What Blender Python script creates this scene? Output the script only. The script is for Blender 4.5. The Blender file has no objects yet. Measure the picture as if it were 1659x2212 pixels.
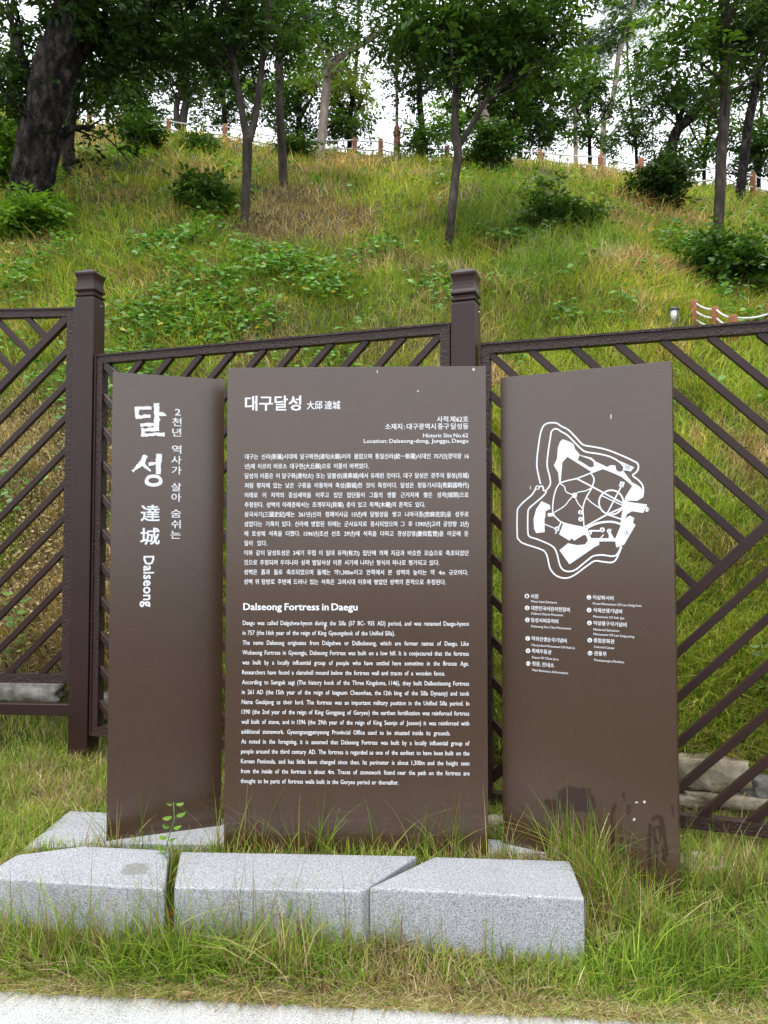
import bpy, bmesh, math
import numpy as np
from mathutils import Vector, Matrix

# ------------------------------------------------------------------ camera, sky, sun, exposure
sc = bpy.context.scene
COL = sc.collection
CAM_Z, PITCH, F, CX, CY = 1.5, math.radians(2.2), 1628.0, 829.5, 1078.0   # F in units of a 1659 px wide frame

cam_data = bpy.data.cameras.new('camera')
cam = bpy.data.objects.new('camera', cam_data)
COL.objects.link(cam)
cam.location = (0, 0, CAM_Z)
cam.rotation_euler = (math.radians(90) + PITCH, 0, 0)
cam_data.sensor_fit = 'HORIZONTAL'
cam_data.sensor_width = 36.0
cam_data.lens = 36.0 * F / 1659.0
cam_data.shift_y = -(1106.0 - CY) / 1659.0
cam_data.clip_start = 0.05
cam_data.clip_end = 600
sc.camera = cam

SUN_EL, SUN_AZ = math.radians(70), math.radians(205)    # azimuth measured clockwise from +Y
world = bpy.data.worlds.new('World')
sc.world = world
world.use_nodes = True
wn = world.node_tree
wn.nodes.clear()
sky = wn.nodes.new('ShaderNodeTexSky')
sky.sky_type = 'NISHITA'
sky.sun_disc = False
sky.sun_elevation = SUN_EL
sky.sun_rotation = SUN_AZ
sky.air_density = 1.0
sky.dust_density = 3.0
cloud = wn.nodes.new('ShaderNodeRGB')
cloud.outputs[0].default_value = (11.3, 11.6, 12.2, 1)      # even overcast veil
mixw = wn.nodes.new('ShaderNodeMixRGB')
mixw.inputs[0].default_value = 0.8
bg = wn.nodes.new('ShaderNodeBackground')
bg.inputs['Strength'].default_value = 0.1
wo = wn.nodes.new('ShaderNodeOutputWorld')
wn.links.new(sky.outputs[0], mixw.inputs[1])
wn.links.new(cloud.outputs[0], mixw.inputs[2])
wn.links.new(mixw.outputs[0], bg.inputs['Color'])
wn.links.new(bg.outputs[0], wo.inputs[0])

sun_d = bpy.data.lights.new('sun', 'SUN')
sun_d.energy = 1.5
sun_d.angle = math.radians(25)
sun_d.color = (1.0, 0.95, 0.88)
sun = bpy.data.objects.new('sun', sun_d)
COL.objects.link(sun)
sdir = Vector((math.sin(SUN_AZ) * math.cos(SUN_EL), math.cos(SUN_AZ) * math.cos(SUN_EL), math.sin(SUN_EL)))
sun.rotation_euler = sdir.to_track_quat('Z', 'Y').to_euler()
sun.location = (0, -5, 20)

vs = sc.view_settings
vs.view_transform = 'Standard'
vs.look = 'None'
vs.gamma = 1.0
vs.use_curve_mapping = False
vs.exposure = 1.15
sc.cycles.use_denoising = True
sc.cycles.max_bounces = 5
sc.cycles.diffuse_bounces = 3
sc.cycles.glossy_bounces = 2
sc.cycles.transmission_bounces = 3
sc.cycles.use_adaptive_sampling = True
sc.cycles.adaptive_threshold = 0.02

# ------------------------------------------------------------------ helpers
rng = np.random.default_rng(62)

def at(x, y, Y):
    """point of the place at depth Y metres, seen at pixel x, y of the survey frame"""
    u = (x - CX) / F
    v = -(y - CY) / F
    t = Y / (math.cos(PITCH) - v * math.sin(PITCH))
    return np.array((u * t, Y, CAM_Z + (math.sin(PITCH) + v * math.cos(PITCH)) * t))

def tag(o, label=None, cat=None, group=None, kind=None):
    if label: o['label'] = label
    if cat: o['category'] = cat
    if group: o['group'] = group
    if kind: o['kind'] = kind
    return o

def empty(name, loc=(0, 0, 0), rz=0.0):
    o = bpy.data.objects.new(name, None)
    o.empty_display_size = 0.1
    o.location = loc
    o.rotation_euler = (0, 0, rz)
    COL.objects.link(o)
    return o

def link(name, me, mat, parent=None, smooth=False):
    o = bpy.data.objects.new(name, me)
    if mat is not None and not me.materials:
        me.materials.append(mat)
    COL.objects.link(o)
    if parent is not None:
        o.parent = parent
    if smooth:
        me.polygons.foreach_set('use_smooth', np.ones(len(me.polygons), dtype=bool))
    return o

def fast_mesh(name, V, Fq, col=None):
    """uniform polygons (N,k) over vertices V with an optional colour per vertex"""
    V = np.ascontiguousarray(V, dtype=np.float32)
    Fq = np.ascontiguousarray(Fq, dtype=np.int32)
    me = bpy.data.meshes.new(name)
    n, k = Fq.shape
    me.vertices.add(len(V))
    me.vertices.foreach_set('co', V.ravel())
    me.loops.add(n * k)
    me.loops.foreach_set('vertex_index', Fq.ravel())
    me.polygons.add(n)
    me.polygons.foreach_set('loop_start', np.arange(0, n * k, k, dtype=np.int32))
    me.polygons.foreach_set('loop_total', np.full(n, k, dtype=np.int32))
    me.update(calc_edges=True)
    if col is not None:
        a = me.color_attributes.new('Col', 'FLOAT_COLOR', 'POINT')
        c = np.ones((len(V), 4), dtype=np.float32)
        c[:, :3] = col
        a.data.foreach_set('color', c.ravel())
    return me

def bm_mesh(name, bm):
    me = bpy.data.meshes.new(name)
    bmesh.ops.recalc_face_normals(bm, faces=bm.faces)
    bm.to_mesh(me)
    bm.free()
    return me

def add_box(bm, x0, x1, y0, y1, z0, z1, M=None):
    vs_ = [bm.verts.new(p) for p in ((x0, y0, z0), (x1, y0, z0), (x1, y1, z0), (x0, y1, z0),
                                     (x0, y0, z1), (x1, y0, z1), (x1, y1, z1), (x0, y1, z1))]
    if M is not None:
        for v in vs_: v.co = M @ v.co
    for f in ((0, 1, 2, 3), (4, 5, 6, 7), (0, 1, 5, 4), (1, 2, 6, 5), (2, 3, 7, 6), (3, 0, 4, 7)):
        bm.faces.new([vs_[i] for i in f])

def bevel(bm, w, seg=2, angle=0.5):
    bmesh.ops.recalc_face_normals(bm, faces=bm.faces)
    es = [e for e in bm.edges if len(e.link_faces) == 2 and e.calc_face_angle(0) > angle]
    bmesh.ops.bevel(bm, geom=es, offset=w, segments=seg, profile=0.6, affect='EDGES', clamp_overlap=True)

def hash2(ix, iy, seed):
    h = (ix.astype(np.int64) * 374761393 + iy.astype(np.int64) * 668265263 + seed * 1442695041) & 0x7fffffff
    h = ((h ^ (h >> 13)) * 1274126177) & 0x7fffffff
    return ((h ^ (h >> 16)) & 0xffff) / 65535.0

def noise2(x, y, seed=0):
    x = np.asarray(x, dtype=float); y = np.asarray(y, dtype=float)
    ix = np.floor(x); iy = np.floor(y)
    fx = x - ix; fy = y - iy
    fx = fx * fx * (3 - 2 * fx); fy = fy * fy * (3 - 2 * fy)
    ix = ix.astype(np.int64); iy = iy.astype(np.int64)
    a = hash2(ix, iy, seed); b = hash2(ix + 1, iy, seed)
    c = hash2(ix, iy + 1, seed); d = hash2(ix + 1, iy + 1, seed)
    return (a * (1 - fx) + b * fx) * (1 - fy) + (c * (1 - fx) + d * fx) * fy

def fbm(x, y, seed=0, octv=4):
    s = 0; amp = 0.5
    for k in range(octv):
        s = s + amp * noise2(np.asarray(x) * 2 ** k, np.asarray(y) * 2 ** k, seed + k)
        amp *= 0.5
    return s / (1 - 0.5 ** octv)

def smooth01(t):
    t = np.clip(t, 0, 1)
    return t * t * (3 - 2 * t)

# ------------------------------------------------------------------ materials
def new_mat(name):
    m = bpy.data.materials.new(name)
    m.use_nodes = True
    nt = m.node_tree
    return m, nt, nt.nodes['Principled BSDF'], nt.nodes['Material Output']

def N(nt, t, **kw):
    n = nt.nodes.new(t)
    for k, v in kw.items():
        setattr(n, k, v)
    return n

def ramp(nt, src, stops):
    r = N(nt, 'ShaderNodeValToRGB')
    els = r.color_ramp.elements
    while len(els) < len(stops): els.new(0.5)
    for e, (p, c) in zip(els, stops):
        e.position = p
        e.color = (*c, 1) if len(c) == 3 else c
    nt.links.new(src, r.inputs[0])
    return r

def noise_tex(nt, scale, detail=4, rough=0.55, vec=None, dist=0.0):
    n = N(nt, 'ShaderNodeTexNoise')
    n.inputs['Scale'].default_value = scale
    n.inputs['Detail'].default_value = detail
    n.inputs['Roughness'].default_value = rough
    n.inputs['Distortion'].default_value = dist
    if vec is not None: nt.links.new(vec, n.inputs['Vector'])
    return n

def bump(nt, bsdf, h, strength=0.3, dist=0.01):
    b = N(nt, 'ShaderNodeBump')
    b.inputs['Strength'].default_value = strength
    b.inputs['Distance'].default_value = dist
    nt.links.new(h, b.inputs['Height'])
    nt.links.new(b.outputs[0], bsdf.inputs['Normal'])

def mat_leaf(name, trans=0.35, rough=0.5, spec=0.3):
    m, nt, b, out = new_mat(name)
    a = N(nt, 'ShaderNodeAttribute'); a.attribute_name = 'Col'
    nt.links.new(a.outputs['Color'], b.inputs['Base Color'])
    b.inputs['Roughness'].default_value = rough
    b.inputs['Specular IOR Level'].default_value = spec
    t = N(nt, 'ShaderNodeBsdfTranslucent')
    hs = N(nt, 'ShaderNodeMixRGB', blend_type='MULTIPLY'); hs.inputs[0].default_value = 1
    hs.inputs[2].default_value = (1.5, 1.45, 0.6, 1)
    nt.links.new(a.outputs['Color'], hs.inputs[1])
    nt.links.new(hs.outputs[0], t.inputs['Color'])
    mx = N(nt, 'ShaderNodeMixShader'); mx.inputs[0].default_value = trans
    nt.links.new(b.outputs[0], mx.inputs[1]); nt.links.new(t.outputs[0], mx.inputs[2])
    nt.links.new(mx.outputs[0], out.inputs['Surface'])
    return m

def mat_noise(name, stops, scale=8, rough=0.8, detail=5, bump_s=0.0, bump_scale=None, bump_d=0.01, spec=0.3, metallic=0.0, stretch=None):
    m, nt, b, out = new_mat(name)
    tc = N(nt, 'ShaderNodeTexCoord')
    vec = tc.outputs['Object']
    if stretch:
        mp = N(nt, 'ShaderNodeMapping'); mp.inputs['Scale'].default_value = stretch
        nt.links.new(vec, mp.inputs['Vector']); vec = mp.outputs[0]
    n = noise_tex(nt, scale, detail, vec=vec)
    r = ramp(nt, n.outputs['Fac'], stops)
    nt.links.new(r.outputs[0], b.inputs['Base Color'])
    b.inputs['Roughness'].default_value = rough
    b.inputs['Specular IOR Level'].default_value = spec
    b.inputs['Metallic'].default_value = metallic
    if bump_s:
        n2 = noise_tex(nt, bump_scale or scale * 2, 5, vec=vec)
        bump(nt, b, n2.outputs['Fac'], bump_s, bump_d)
    return m

def mat_granite(name, light=0.60, dark=0.16, wet=None, tint=(1, 1, 1)):
    m, nt, b, out = new_mat(name)
    tc = N(nt, 'ShaderNodeTexCoord'); vec = tc.outputs['Object']
    n1 = noise_tex(nt, 170, 3, 0.7, vec)
    r1 = ramp(nt, n1.outputs['Fac'], [(0.30, (dark, dark * 1.02, dark * 1.1)), (0.43, (light * 0.62, light * 0.68, light * 0.74)),
                                      (0.56, (light, light * 1.025, light * 1.10)), (0.72, (min(light * 1.35, .86), min(light * 1.36, .87), min(light * 1.4, .9)))])
    vo = N(nt, 'ShaderNodeTexVoronoi'); vo.inputs['Scale'].default_value = 260
    nt.links.new(vec, vo.inputs['Vector'])
    r2 = ramp(nt, vo.outputs['Color'], [(0.12, (0.35, 0.35, 0.37)), (0.3, (1, 1, 1))])
    mu = N(nt, 'ShaderNodeMixRGB', blend_type='MULTIPLY'); mu.inputs[0].default_value = 0.75
    nt.links.new(r1.outputs[0], mu.inputs[1]); nt.links.new(r2.outputs[0], mu.inputs[2])
    n3 = noise_tex(nt, 3.0, 3, 0.6, vec)
    r3 = ramp(nt, n3.outputs['Fac'], [(0.3, (0.86, 0.86, 0.85)), (0.7, (1, 1, 1))])
    m2 = N(nt, 'ShaderNodeMixRGB', blend_type='MULTIPLY'); m2.inputs[0].default_value = 1
    nt.links.new(mu.outputs[0], m2.inputs[1]); nt.links.new(r3.outputs[0], m2.inputs[2])
    m4 = N(nt, 'ShaderNodeMixRGB', blend_type='MULTIPLY'); m4.inputs[0].default_value = 1; m4.inputs[2].default_value = (*tint, 1)
    nt.links.new(m2.outputs[0], m4.inputs[1])
    last = m4.outputs[0]
    if wet is not None:                                   # a damp spot with an edge of its own
        px, py, rad = wet
        sub = N(nt, 'ShaderNodeVectorMath', operation='SUBTRACT'); sub.inputs[1].default_value = (px, py, 0)
        ml = N(nt, 'ShaderNodeVectorMath', operation='MULTIPLY'); ml.inputs[1].default_value = (1, 1, 0)
        ln = N(nt, 'ShaderNodeVectorMath', operation='LENGTH')
        nt.links.new(vec, sub.inputs[0]); nt.links.new(sub.outputs[0], ml.inputs[0]); nt.links.new(ml.outputs[0], ln.inputs[0])
        nn = noise_tex(nt, 14, 3, 0.6, vec)
        ad = N(nt, 'ShaderNodeMath', operation='MULTIPLY_ADD')
        nt.links.new(nn.outputs['Fac'], ad.inputs[0]); ad.inputs[1].default_value = 0.10
        nt.links.new(ln.outputs['Value'], ad.inputs[2])
        rr = ramp(nt, ad.outputs[0], [(rad + 0.035, (0.66, 0.63, 0.58)), (rad + 0.055, (1, 1, 1))])
        m3 = N(nt, 'ShaderNodeMixRGB', blend_type='MULTIPLY'); m3.inputs[0].default_value = 1
        nt.links.new(last, m3.inputs[1]); nt.links.new(rr.outputs[0], m3.inputs[2])
        last = m3.outputs[0]
    nt.links.new(last, b.inputs['Base Color'])
    b.inputs['Roughness'].default_value = 0.75
    bump(nt, b, n1.outputs['Fac'], 0.35, 0.004)
    return m

def mat_panel(name, scuff=False):
    m, nt, b, out = new_mat(name)
    tc = N(nt, 'ShaderNodeTexCoord'); vec = tc.outputs['Object']
    n1 = noise_tex(nt, 1.6, 4, 0.6, vec)
    r1 = ramp(nt, n1.outputs['Fac'], [(0.3, (0.042, 0.0205, 0.0095)), (0.7, (0.049, 0.025, 0.0125))])
    last = r1.outputs[0]
    n2 = noise_tex(nt, 90, 2, 0.5, vec)                  # specks of dust and chips
    r2 = ramp(nt, n2.outputs['Fac'], [(0.785, (0, 0, 0)), (0.80, (1, 1, 1))])
    mx = N(nt, 'ShaderNodeMixRGB'); mx.inputs[2].default_value = (0.36, 0.33, 0.30, 1)
    nt.links.new(r2.outputs[0], mx.inputs[0]); nt.links.new(last, mx.inputs[1])
    last = mx.outputs[0]
    sep = N(nt, 'ShaderNodeSeparateXYZ'); nt.links.new(vec, sep.inputs[0])
    # grass scuffs low on the sheet: short slanted pale strokes
    mp = N(nt, 'ShaderNodeMapping'); mp.inputs['Scale'].default_value = (5, 1, 85); mp.inputs['Rotation'].default_value = (0, 0.12, 0)
    nt.links.new(vec, mp.inputs['Vector'])
    n3 = noise_tex(nt, 1.0, 4, 0.6, mp.outputs[0], 0.4)
    n4 = noise_tex(nt, 3.2, 2, 0.5, vec)
    band = ramp(nt, sep.outputs['Z'], [(0.03, (0, 0, 0)), (0.10, (1, 1, 1)), (0.17, (1, 1, 1)), (0.24, (0, 0, 0))])
    st = ramp(nt, n3.outputs['Fac'], [(0.56, (0, 0, 0)), (0.74, (1, 1, 1))])
    ga = ramp(nt, n4.outputs['Fac'], [(0.48, (0, 0, 0)), (0.62, (1, 1, 1))])
    p1 = N(nt, 'ShaderNodeMath', operation='MULTIPLY'); p2 = N(nt, 'ShaderNodeMath', operation='MULTIPLY')
    nt.links.new(band.outputs[0], p1.inputs[0]); nt.links.new(st.outputs[0], p1.inputs[1])
    nt.links.new(p1.outputs[0], p2.inputs[0]); nt.links.new(ga.outputs[0], p2.inputs[1])
    p3 = N(nt, 'ShaderNodeMath', operation='MULTIPLY'); p3.inputs[1].default_value = 0.55 if scuff else 0.3
    nt.links.new(p2.outputs[0], p3.inputs[0])
    mx2 = N(nt, 'ShaderNodeMixRGB'); mx2.inputs[2].default_value = (0.30, 0.27, 0.26, 1)
    nt.links.new(p3.outputs[0], mx2.inputs[0]); nt.links.new(last, mx2.inputs[1])
    nt.links.new(mx2.outputs[0], b.inputs['Base Color'])
    n5 = noise_tex(nt, 9, 2, 0.5, vec)
    r5 = ramp(nt, n5.outputs['Fac'], [(0.2, (0.272,) * 3), (0.8, (0.276,) * 3)])
    nt.links.new(r5.outputs[0], b.inputs['Roughness'])
    b.inputs['Specular IOR Level'].default_value = 0.85
    return m

def mat_plain(name, c, rough=0.5, spec=0.5, metallic=0.0):
    m, nt, b, out = new_mat(name)
    b.inputs['Base Color'].default_value = (*c, 1)
    b.inputs['Roughness'].default_value = rough
    b.inputs['Specular IOR Level'].default_value = spec
    b.inputs['Metallic'].default_value = metallic
    return m

M_GRASS = mat_leaf('grass_blades', 0.35, 0.55, 0.25)
M_LEAF = mat_leaf('tree_leaves', 0.30, 0.5, 0.25)
M_WEED = mat_leaf('weed_leaves', 0.3, 0.45, 0.35)
M_SOIL = mat_noise('soil_and_thatch', [(0.3, (0.030, 0.026, 0.012)), (0.5, (0.055, 0.048, 0.020)), (0.7, (0.085, 0.068, 0.036))], 2.2, 0.95, 8, 0.8, 30, 0.03)
M_KERB = mat_granite('pale_kerb_granite', 0.47, 0.28, None, (1.0, 0.965, 0.90))
M_GRAN = mat_granite('blue_grey_granite', 0.37, 0.07)
M_PANEL = mat_panel('brown_sign_coating')
M_PANEL_S = mat_panel('brown_sign_coating_scuffed', True)
M_WHITE = mat_plain('white_print', (0.66, 0.68, 0.71), 0.5, 0.4)
M_BROWN = mat_plain('brown_print', (0.060, 0.040, 0.03), 0.45, 0.4)
M_STEEL = mat_noise('dark_brown_steel', [(0.3, (0.020, 0.0085, 0.0075)), (0.7, (0.029, 0.013, 0.011))], 3, 0.34, 4, 0.05, 60, 0.002, 0.3)
M_STEEL_H = mat_noise('hammered_brown_steel', [(0.3, (0.020, 0.009, 0.008)), (0.7, (0.033, 0.017, 0.014))], 40, 0.42, 4, 1.0, 75, 0.008, 0.32)
M_BARK = mat_noise('grey_brown_bark', [(0.3, (0.018, 0.014, 0.011)), (0.55, (0.042, 0.034, 0.028)), (0.75, (0.085, 0.074, 0.063))], 9, 0.9, 6, 0.7, 22, 0.03, 0.2, stretch=(1, 1, 0.35))
M_BARK_D = mat_noise('dark_rough_bark', [(0.36, (0.002, 0.0017, 0.0014)), (0.5, (0.010, 0.008, 0.0066)), (0.64, (0.045, 0.036, 0.030))], 9, 0.95, 7, 1.0, 16, 0.12, 0.2, stretch=(1, 1, 0.45))
M_BARK_P = mat_noise('pale_bark', [(0.3, (0.12, 0.092, 0.075)), (0.55, (0.22, 0.18, 0.15)), (0.75, (0.30, 0.26, 0.22))], 6, 0.9, 6, 0.6, 20, 0.03, 0.2, stretch=(1, 1, 0.4))
M_STONE = mat_noise('beige_field_stone', [(0.28, (0.13, 0.105, 0.075)), (0.5, (0.34, 0.285, 0.21)), (0.72, (0.50, 0.455, 0.37))], 9, 0.9, 7, 0.8, 18, 0.02, 0.2)
M_STONE_G = mat_noise('grey_field_stone', [(0.28, (0.10, 0.095, 0.085)), (0.5, (0.24, 0.23, 0.21)), (0.72, (0.40, 0.39, 0.37))], 9, 0.9, 7, 0.8, 18, 0.02, 0.2)
M_WOOD = mat_noise('stained_wood_post', [(0.3, (0.16, 0.062, 0.028)), (0.7, (0.30, 0.13, 0.06))], 12, 0.8, 5, 0.3, 30, 0.006, 0.3, stretch=(1, 1, 0.2))
M_ROPE = mat_noise('white_rope', [(0.3, (0.42, 0.41, 0.39)), (0.7, (0.64, 0.63, 0.60))], 40, 0.85, 3, 0.6, 160, 0.006, 0.2)
M_LAMP = mat_noise('red_brown_cast_iron', [(0.3, (0.15, 0.030, 0.018)), (0.7, (0.23, 0.055, 0.032))], 10, 0.5, 4, 0.1, 40, 0.004, 0.5)
M_POLE = mat_noise('weathered_grey_pole', [(0.3, (0.20, 0.16, 0.14)), (0.7, (0.30, 0.26, 0.23))], 10, 0.5, 4, 0.1, 40, 0.004, 0.5)
M_GREENPOLE = mat_noise('pale_green_stake', [(0.3, (0.20, 0.30, 0.15)), (0.7, (0.28, 0.40, 0.21))], 10, 0.6, 3)
M_DARKCAP = mat_plain('lamp_dark_metal', (0.06, 0.05, 0.05), 0.4)
M_DIFF = mat_plain('lamp_white_diffuser', (0.72, 0.74, 0.76), 0.35)
M_STAIN = mat_plain('damp_dark_stain', (0.025, 0.010, 0.006), 0.42, 0.5)
M_CHIP = mat_plain('pale_chip', (0.5, 0.47, 0.43), 0.6)
M_BOLT = mat_plain('bolt_steel', (0.45, 0.44, 0.43), 0.35, 0.5, 0.8)
M_PAVE = mat_noise('road_asphalt', [(0.3, (0.06, 0.058, 0.056)), (0.7, (0.10, 0.098, 0.095))], 5, 0.9, 8, 0.3, 60, 0.005, 0.2)

# ------------------------------------------------------------------ terrain
CREST_PX = np.array([-400, 0, 225, 480, 690, 860, 1060, 1200, 1330, 1450, 1659, 2100], dtype=float)
CREST_PY = np.array([215, 235, 252, 285, 318, 326, 332, 344, 356, 388, 412, 450], dtype=float)
YC = 22.0

def toe(X):
    a = 5.55 - 0.34 * (X + 2.0)
    b = 5.55 - 0.07 * (X + 2.0)
    t = np.where(X < -2.0, b, a)
    return np.clip(t, 3.55, 7.0)

def height(X, Y):
    X = np.asarray(X, dtype=float); Y = np.asarray(Y, dtype=float)
    zl = -0.265 + 0.225 * smooth01((Y - 2.93) / 0.55) - 0.055 * smooth01((X - 0.8) / 0.5)
    zl = zl + 0.20 * smooth01((Y - 4.95) / 0.6) * smooth01((-X - 1.2) / 1.2)
    zl = zl + 0.025 * (fbm(X * 3, Y * 3, 5) - 0.5) * smooth01((Y - 2.8) / 0.3)
    Yt = toe(X)
    ys = np.maximum(Y, 2.0)
    px = np.clip(CX + F * X / ys, -400, 2100)
    zc = CAM_Z + (1140 - np.interp(px, CREST_PX, CREST_PY)) / F * YC
    t = (Y - Yt) / (YC - Yt)
    tc = np.clip(t, 0, 1)
    g = 1.13 * tc - 0.13 * tc * tc
    zt = -0.04 + 0.24 * smooth01((-X - 0.5) / 1.5)
    # the low stone step at the toe
    step = 0.16 * smooth01((Y - Yt + 0.05) / 0.16)
    zh = zt + step + (zc - zt - 0.16) * g
    zh = zh + (fbm(X * 0.55, Y * 0.55, 11) - 0.5) * 0.5 * smooth01((Y - Yt - 0.5) / 3) + (fbm(X * 2.2, Y * 2.2, 23, 3) - 0.5) * 0.16 * smooth01((Y - Yt - 0.3) / 1.0)
    over = np.maximum(Y - YC, 0)
    zh = zh - 0.02 * over - 0.10 * smooth01(over / 6) * over * 0.6
    w = smooth01((Y - Yt + 0.10) / 0.16)
    return zl * (1 - w) + zh * w

def H(x, y):
    return float(height(np.array([x]), np.array([y]))[0])

def ground_at(px, py):
    Ys = np.arange(2.3, 60, 0.02)
    u = (px - CX) / F; v = -(py - CY) / F
    t = Ys / (math.cos(PITCH) - v * math.sin(PITCH))
    X = u * t; Z = CAM_Z + (math.sin(PITCH) + v * math.cos(PITCH)) * t
    hit = np.nonzero(Z <= height(X, Ys))[0]
    k = hit[0] if len(hit) else len(Ys) - 1
    return np.array((X[k], Ys[k], H(X[k], Ys[k])))

def build_ground():
    ys = np.concatenate([np.arange(2.70, 7.2, 0.06), np.arange(7.2, 26, 0.2), np.geomspace(26, 160, 40)])
    xs = np.concatenate([-np.geomspace(14, 120, 30)[::-1], np.arange(-13.8, -4, 0.25), np.arange(-4, 4, 0.07), np.arange(4, 14, 0.25), np.geomspace(14.2, 120, 30)])
    XX, YY = np.meshgrid(xs, ys)
    ZZ = height(XX, YY)
    V = np.stack([XX.ravel(), YY.ravel(), ZZ.ravel()], 1)
    ny, nx = XX.shape
    i = np.arange(ny - 1)[:, None] * nx + np.arange(nx - 1)[None, :]
    Fq = np.stack([i, i + 1, i + nx + 1, i + nx], -1).reshape(-1, 4)
    o = link('ground', fast_mesh('ground', V, Fq), M_SOIL, smooth=True)
    tag(o, 'grassy verge and steep fortress bank rising behind the fence', kind='structure')
build_ground()

def build_kerb():
    # one long pale kerb line with joints; it runs slightly away from the camera on the left
    a0 = math.radians(-4.2)
    root = empty('kerb', (0, 2.84, -0.25), a0)
    tag(root, 'pale granite kerb along the front edge of the grass', kind='structure')
    w = 3.3
    bm = bmesh.new()
    add_box(bm, 0, w - 0.006, -0.60, 0, -0.25, 0)
    bevel(bm, 0.008, 2)
    me = bm_mesh('kerb_stone', bm)
    for k in range(5):
        o = link('kerb_stone', me, M_KERB, root)
        o.location = (-1.75 + (k - 2) * w, 0, 0)
    bm = bmesh.new()
    add_box(bm, -60, 60, -60, 2.05, -0.8, -0.40)
    o = link('road', bm_mesh('road', bm), M_PAVE)
    tag(o, 'asphalt road in front of the kerb', kind='structure')
build_kerb()

# ------------------------------------------------------------------ the three sign panels
class Panel:
    def __init__(self, name, label, xl, yl, xr, yr, z0, z1, mat, cat='sign'):
        self.A = np.array((xl, yl)); B = np.array((xr, yr))
        self.d = (B - self.A); self.w = float(np.linalg.norm(self.d)); self.d = self.d / self.w
        self.z0, self.z1 = z0, z1
        self.T = 0.045
        self.root = empty(name, (xl, yl, z0), math.atan2(self.d[1], self.d[0]))
        tag(self.root, label, cat)
        bm = bmesh.new()
        add_box(bm, 0, self.w, 0, self.T, -0.08, z1 - z0)
        bevel(bm, 0.0025, 2)
        link('board', bm_mesh('board', bm), mat, self.root)

    def uv(self, px, py):
        """survey pixel -> metres along the board and above its foot"""
        u = (px - CX) / F; v = -(py - CY) / F
        r = np.array((u, math.cos(PITCH) - v * math.sin(PITCH), math.sin(PITCH) + v * math.cos(PITCH)))
        n = np.array((-self.d[1], self.d[0]))
        t = (n @ self.A) / (n @ r[:2])
        p = r * t
        return np.array((float((p[:2] - self.A) @ self.d), CAM_Z + p[2] - self.z0))

YO = -0.0012
_txt_cache = {}
def word_geom(body):
    if body in _txt_cache: return _txt_cache[body]
    cu = bpy.data.curves.new('tmp', 'FONT')
    cu.body = body; cu.size = 1.0; cu.resolution_u = 2
    t = bpy.data.objects.new('tmp', cu); COL.objects.link(t)
    dg = bpy.context.evaluated_depsgraph_get()
    me = bpy.data.meshes.new_from_object(t.evaluated_get(dg))
    V = np.empty(len(me.vertices) * 3, dtype=np.float32); me.vertices.foreach_get('co', V)
    V = V.reshape(-1, 3)[:, :2].copy()
    V[:, 0] -= V[:, 0].min()
    P = [tuple(p.vertices) for p in me.polygons]
    bpy.data.objects.remove(t); bpy.data.curves.remove(cu); bpy.data.meshes.remove(me)
    _txt_cache[body] = (V, P)
    return V, P

def line_geom(body, gap):
    """words set one after the other with an even gap (in ems)"""
    VV = []; PP = []; x = 0.0; n0 = 0
    for w in body.split(' '):
        V, P = word_geom(w)
        VV.append(V + np.array((x, 0))); PP += [tuple(i + n0 for i in p) for p in P]
        n0 += len(V); x += V[:, 0].max() + gap
    return np.concatenate(VV), PP

def write(name, panel, lines, mat=None, lift=0.0, parents=None):
    """one print mesh per line: (text, px left, px right, py baseline, py top of capitals, weight, justify, rotate)"""
    made = []
    for li, (body, x0, x1, yb, yt, bold, just, rot) in enumerate(lines):
        gap = 0.30
        a = panel.uv(x0, yb); b = panel.uv(x1, yb); c = panel.uv(x0, yt)
        if rot:                                # reads downwards
            b = panel.uv(x0, yt); c = panel.uv(x1, yb)
            length = abs(b[1] - a[1]); cap = abs(c[0] - a[0])
        else:
            length = b[0] - a[0]; cap = c[1] - a[1]
        size = cap / 0.73
        if just is not None and body.count(' '):
            # keep the letters at a fixed width and open the word spaces
            w0 = line_geom(body, 0.0)[0][:, 0].max()
            gap = min(max((length / (size * just) - w0) / body.count(' '), 0.16), 1.5)
        V, P = line_geom(body, gap)
        V = V.copy(); V[:, 0] -= V[:, 0].min()
        sx = length / max(V[:, 0].max(), 1e-6)
        W = []; PP = []
        k = bold * size
        for ci, (dx, dy) in enumerate(((-1, -.6), (1, -.6), (-1, .6), (1, .6), (0, 0)) if bold else ((0, 0),)):
            n0 = ci * len(V)
            dep = YO - lift - 0.00004 * ci
            if rot: U = (a[0] + V[:, 1] * size + dx * k, a[1] - V[:, 0] * sx + dy * k)
            else: U = (a[0] + V[:, 0] * sx + dx * k, a[1] + V[:, 1] * size + dy * k)
            W.append(np.stack([U[0], np.full(len(V), dep), U[1]], 1))
            PP += [tuple(i + n0 for i in p) for p in P]
        me = bpy.data.meshes.new(name)
        me.from_pydata(np.concatenate(W).tolist(), [], PP)
        made.append(link(name, me, mat or M_WHITE, parents[li] if parents else panel.root))
    return made

P_L = Panel('title_board', 'narrow brown board with the large white vertical title, leftmost of the three', -1.325, 3.655, -0.818, 3.842, -0.03, 2.262, M_PANEL)
P_C = Panel('information_board', 'widest brown board, covered with white Korean and English text', -0.748, 3.578, 0.482, 3.539, -0.03, 2.266, M_PANEL)
P_R = Panel('map_board', 'brown board with the white map of the fortress and damp stains, rightmost', 0.566, 3.645, 1.258, 3.272, -0.07, 2.232, M_PANEL_S)

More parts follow.
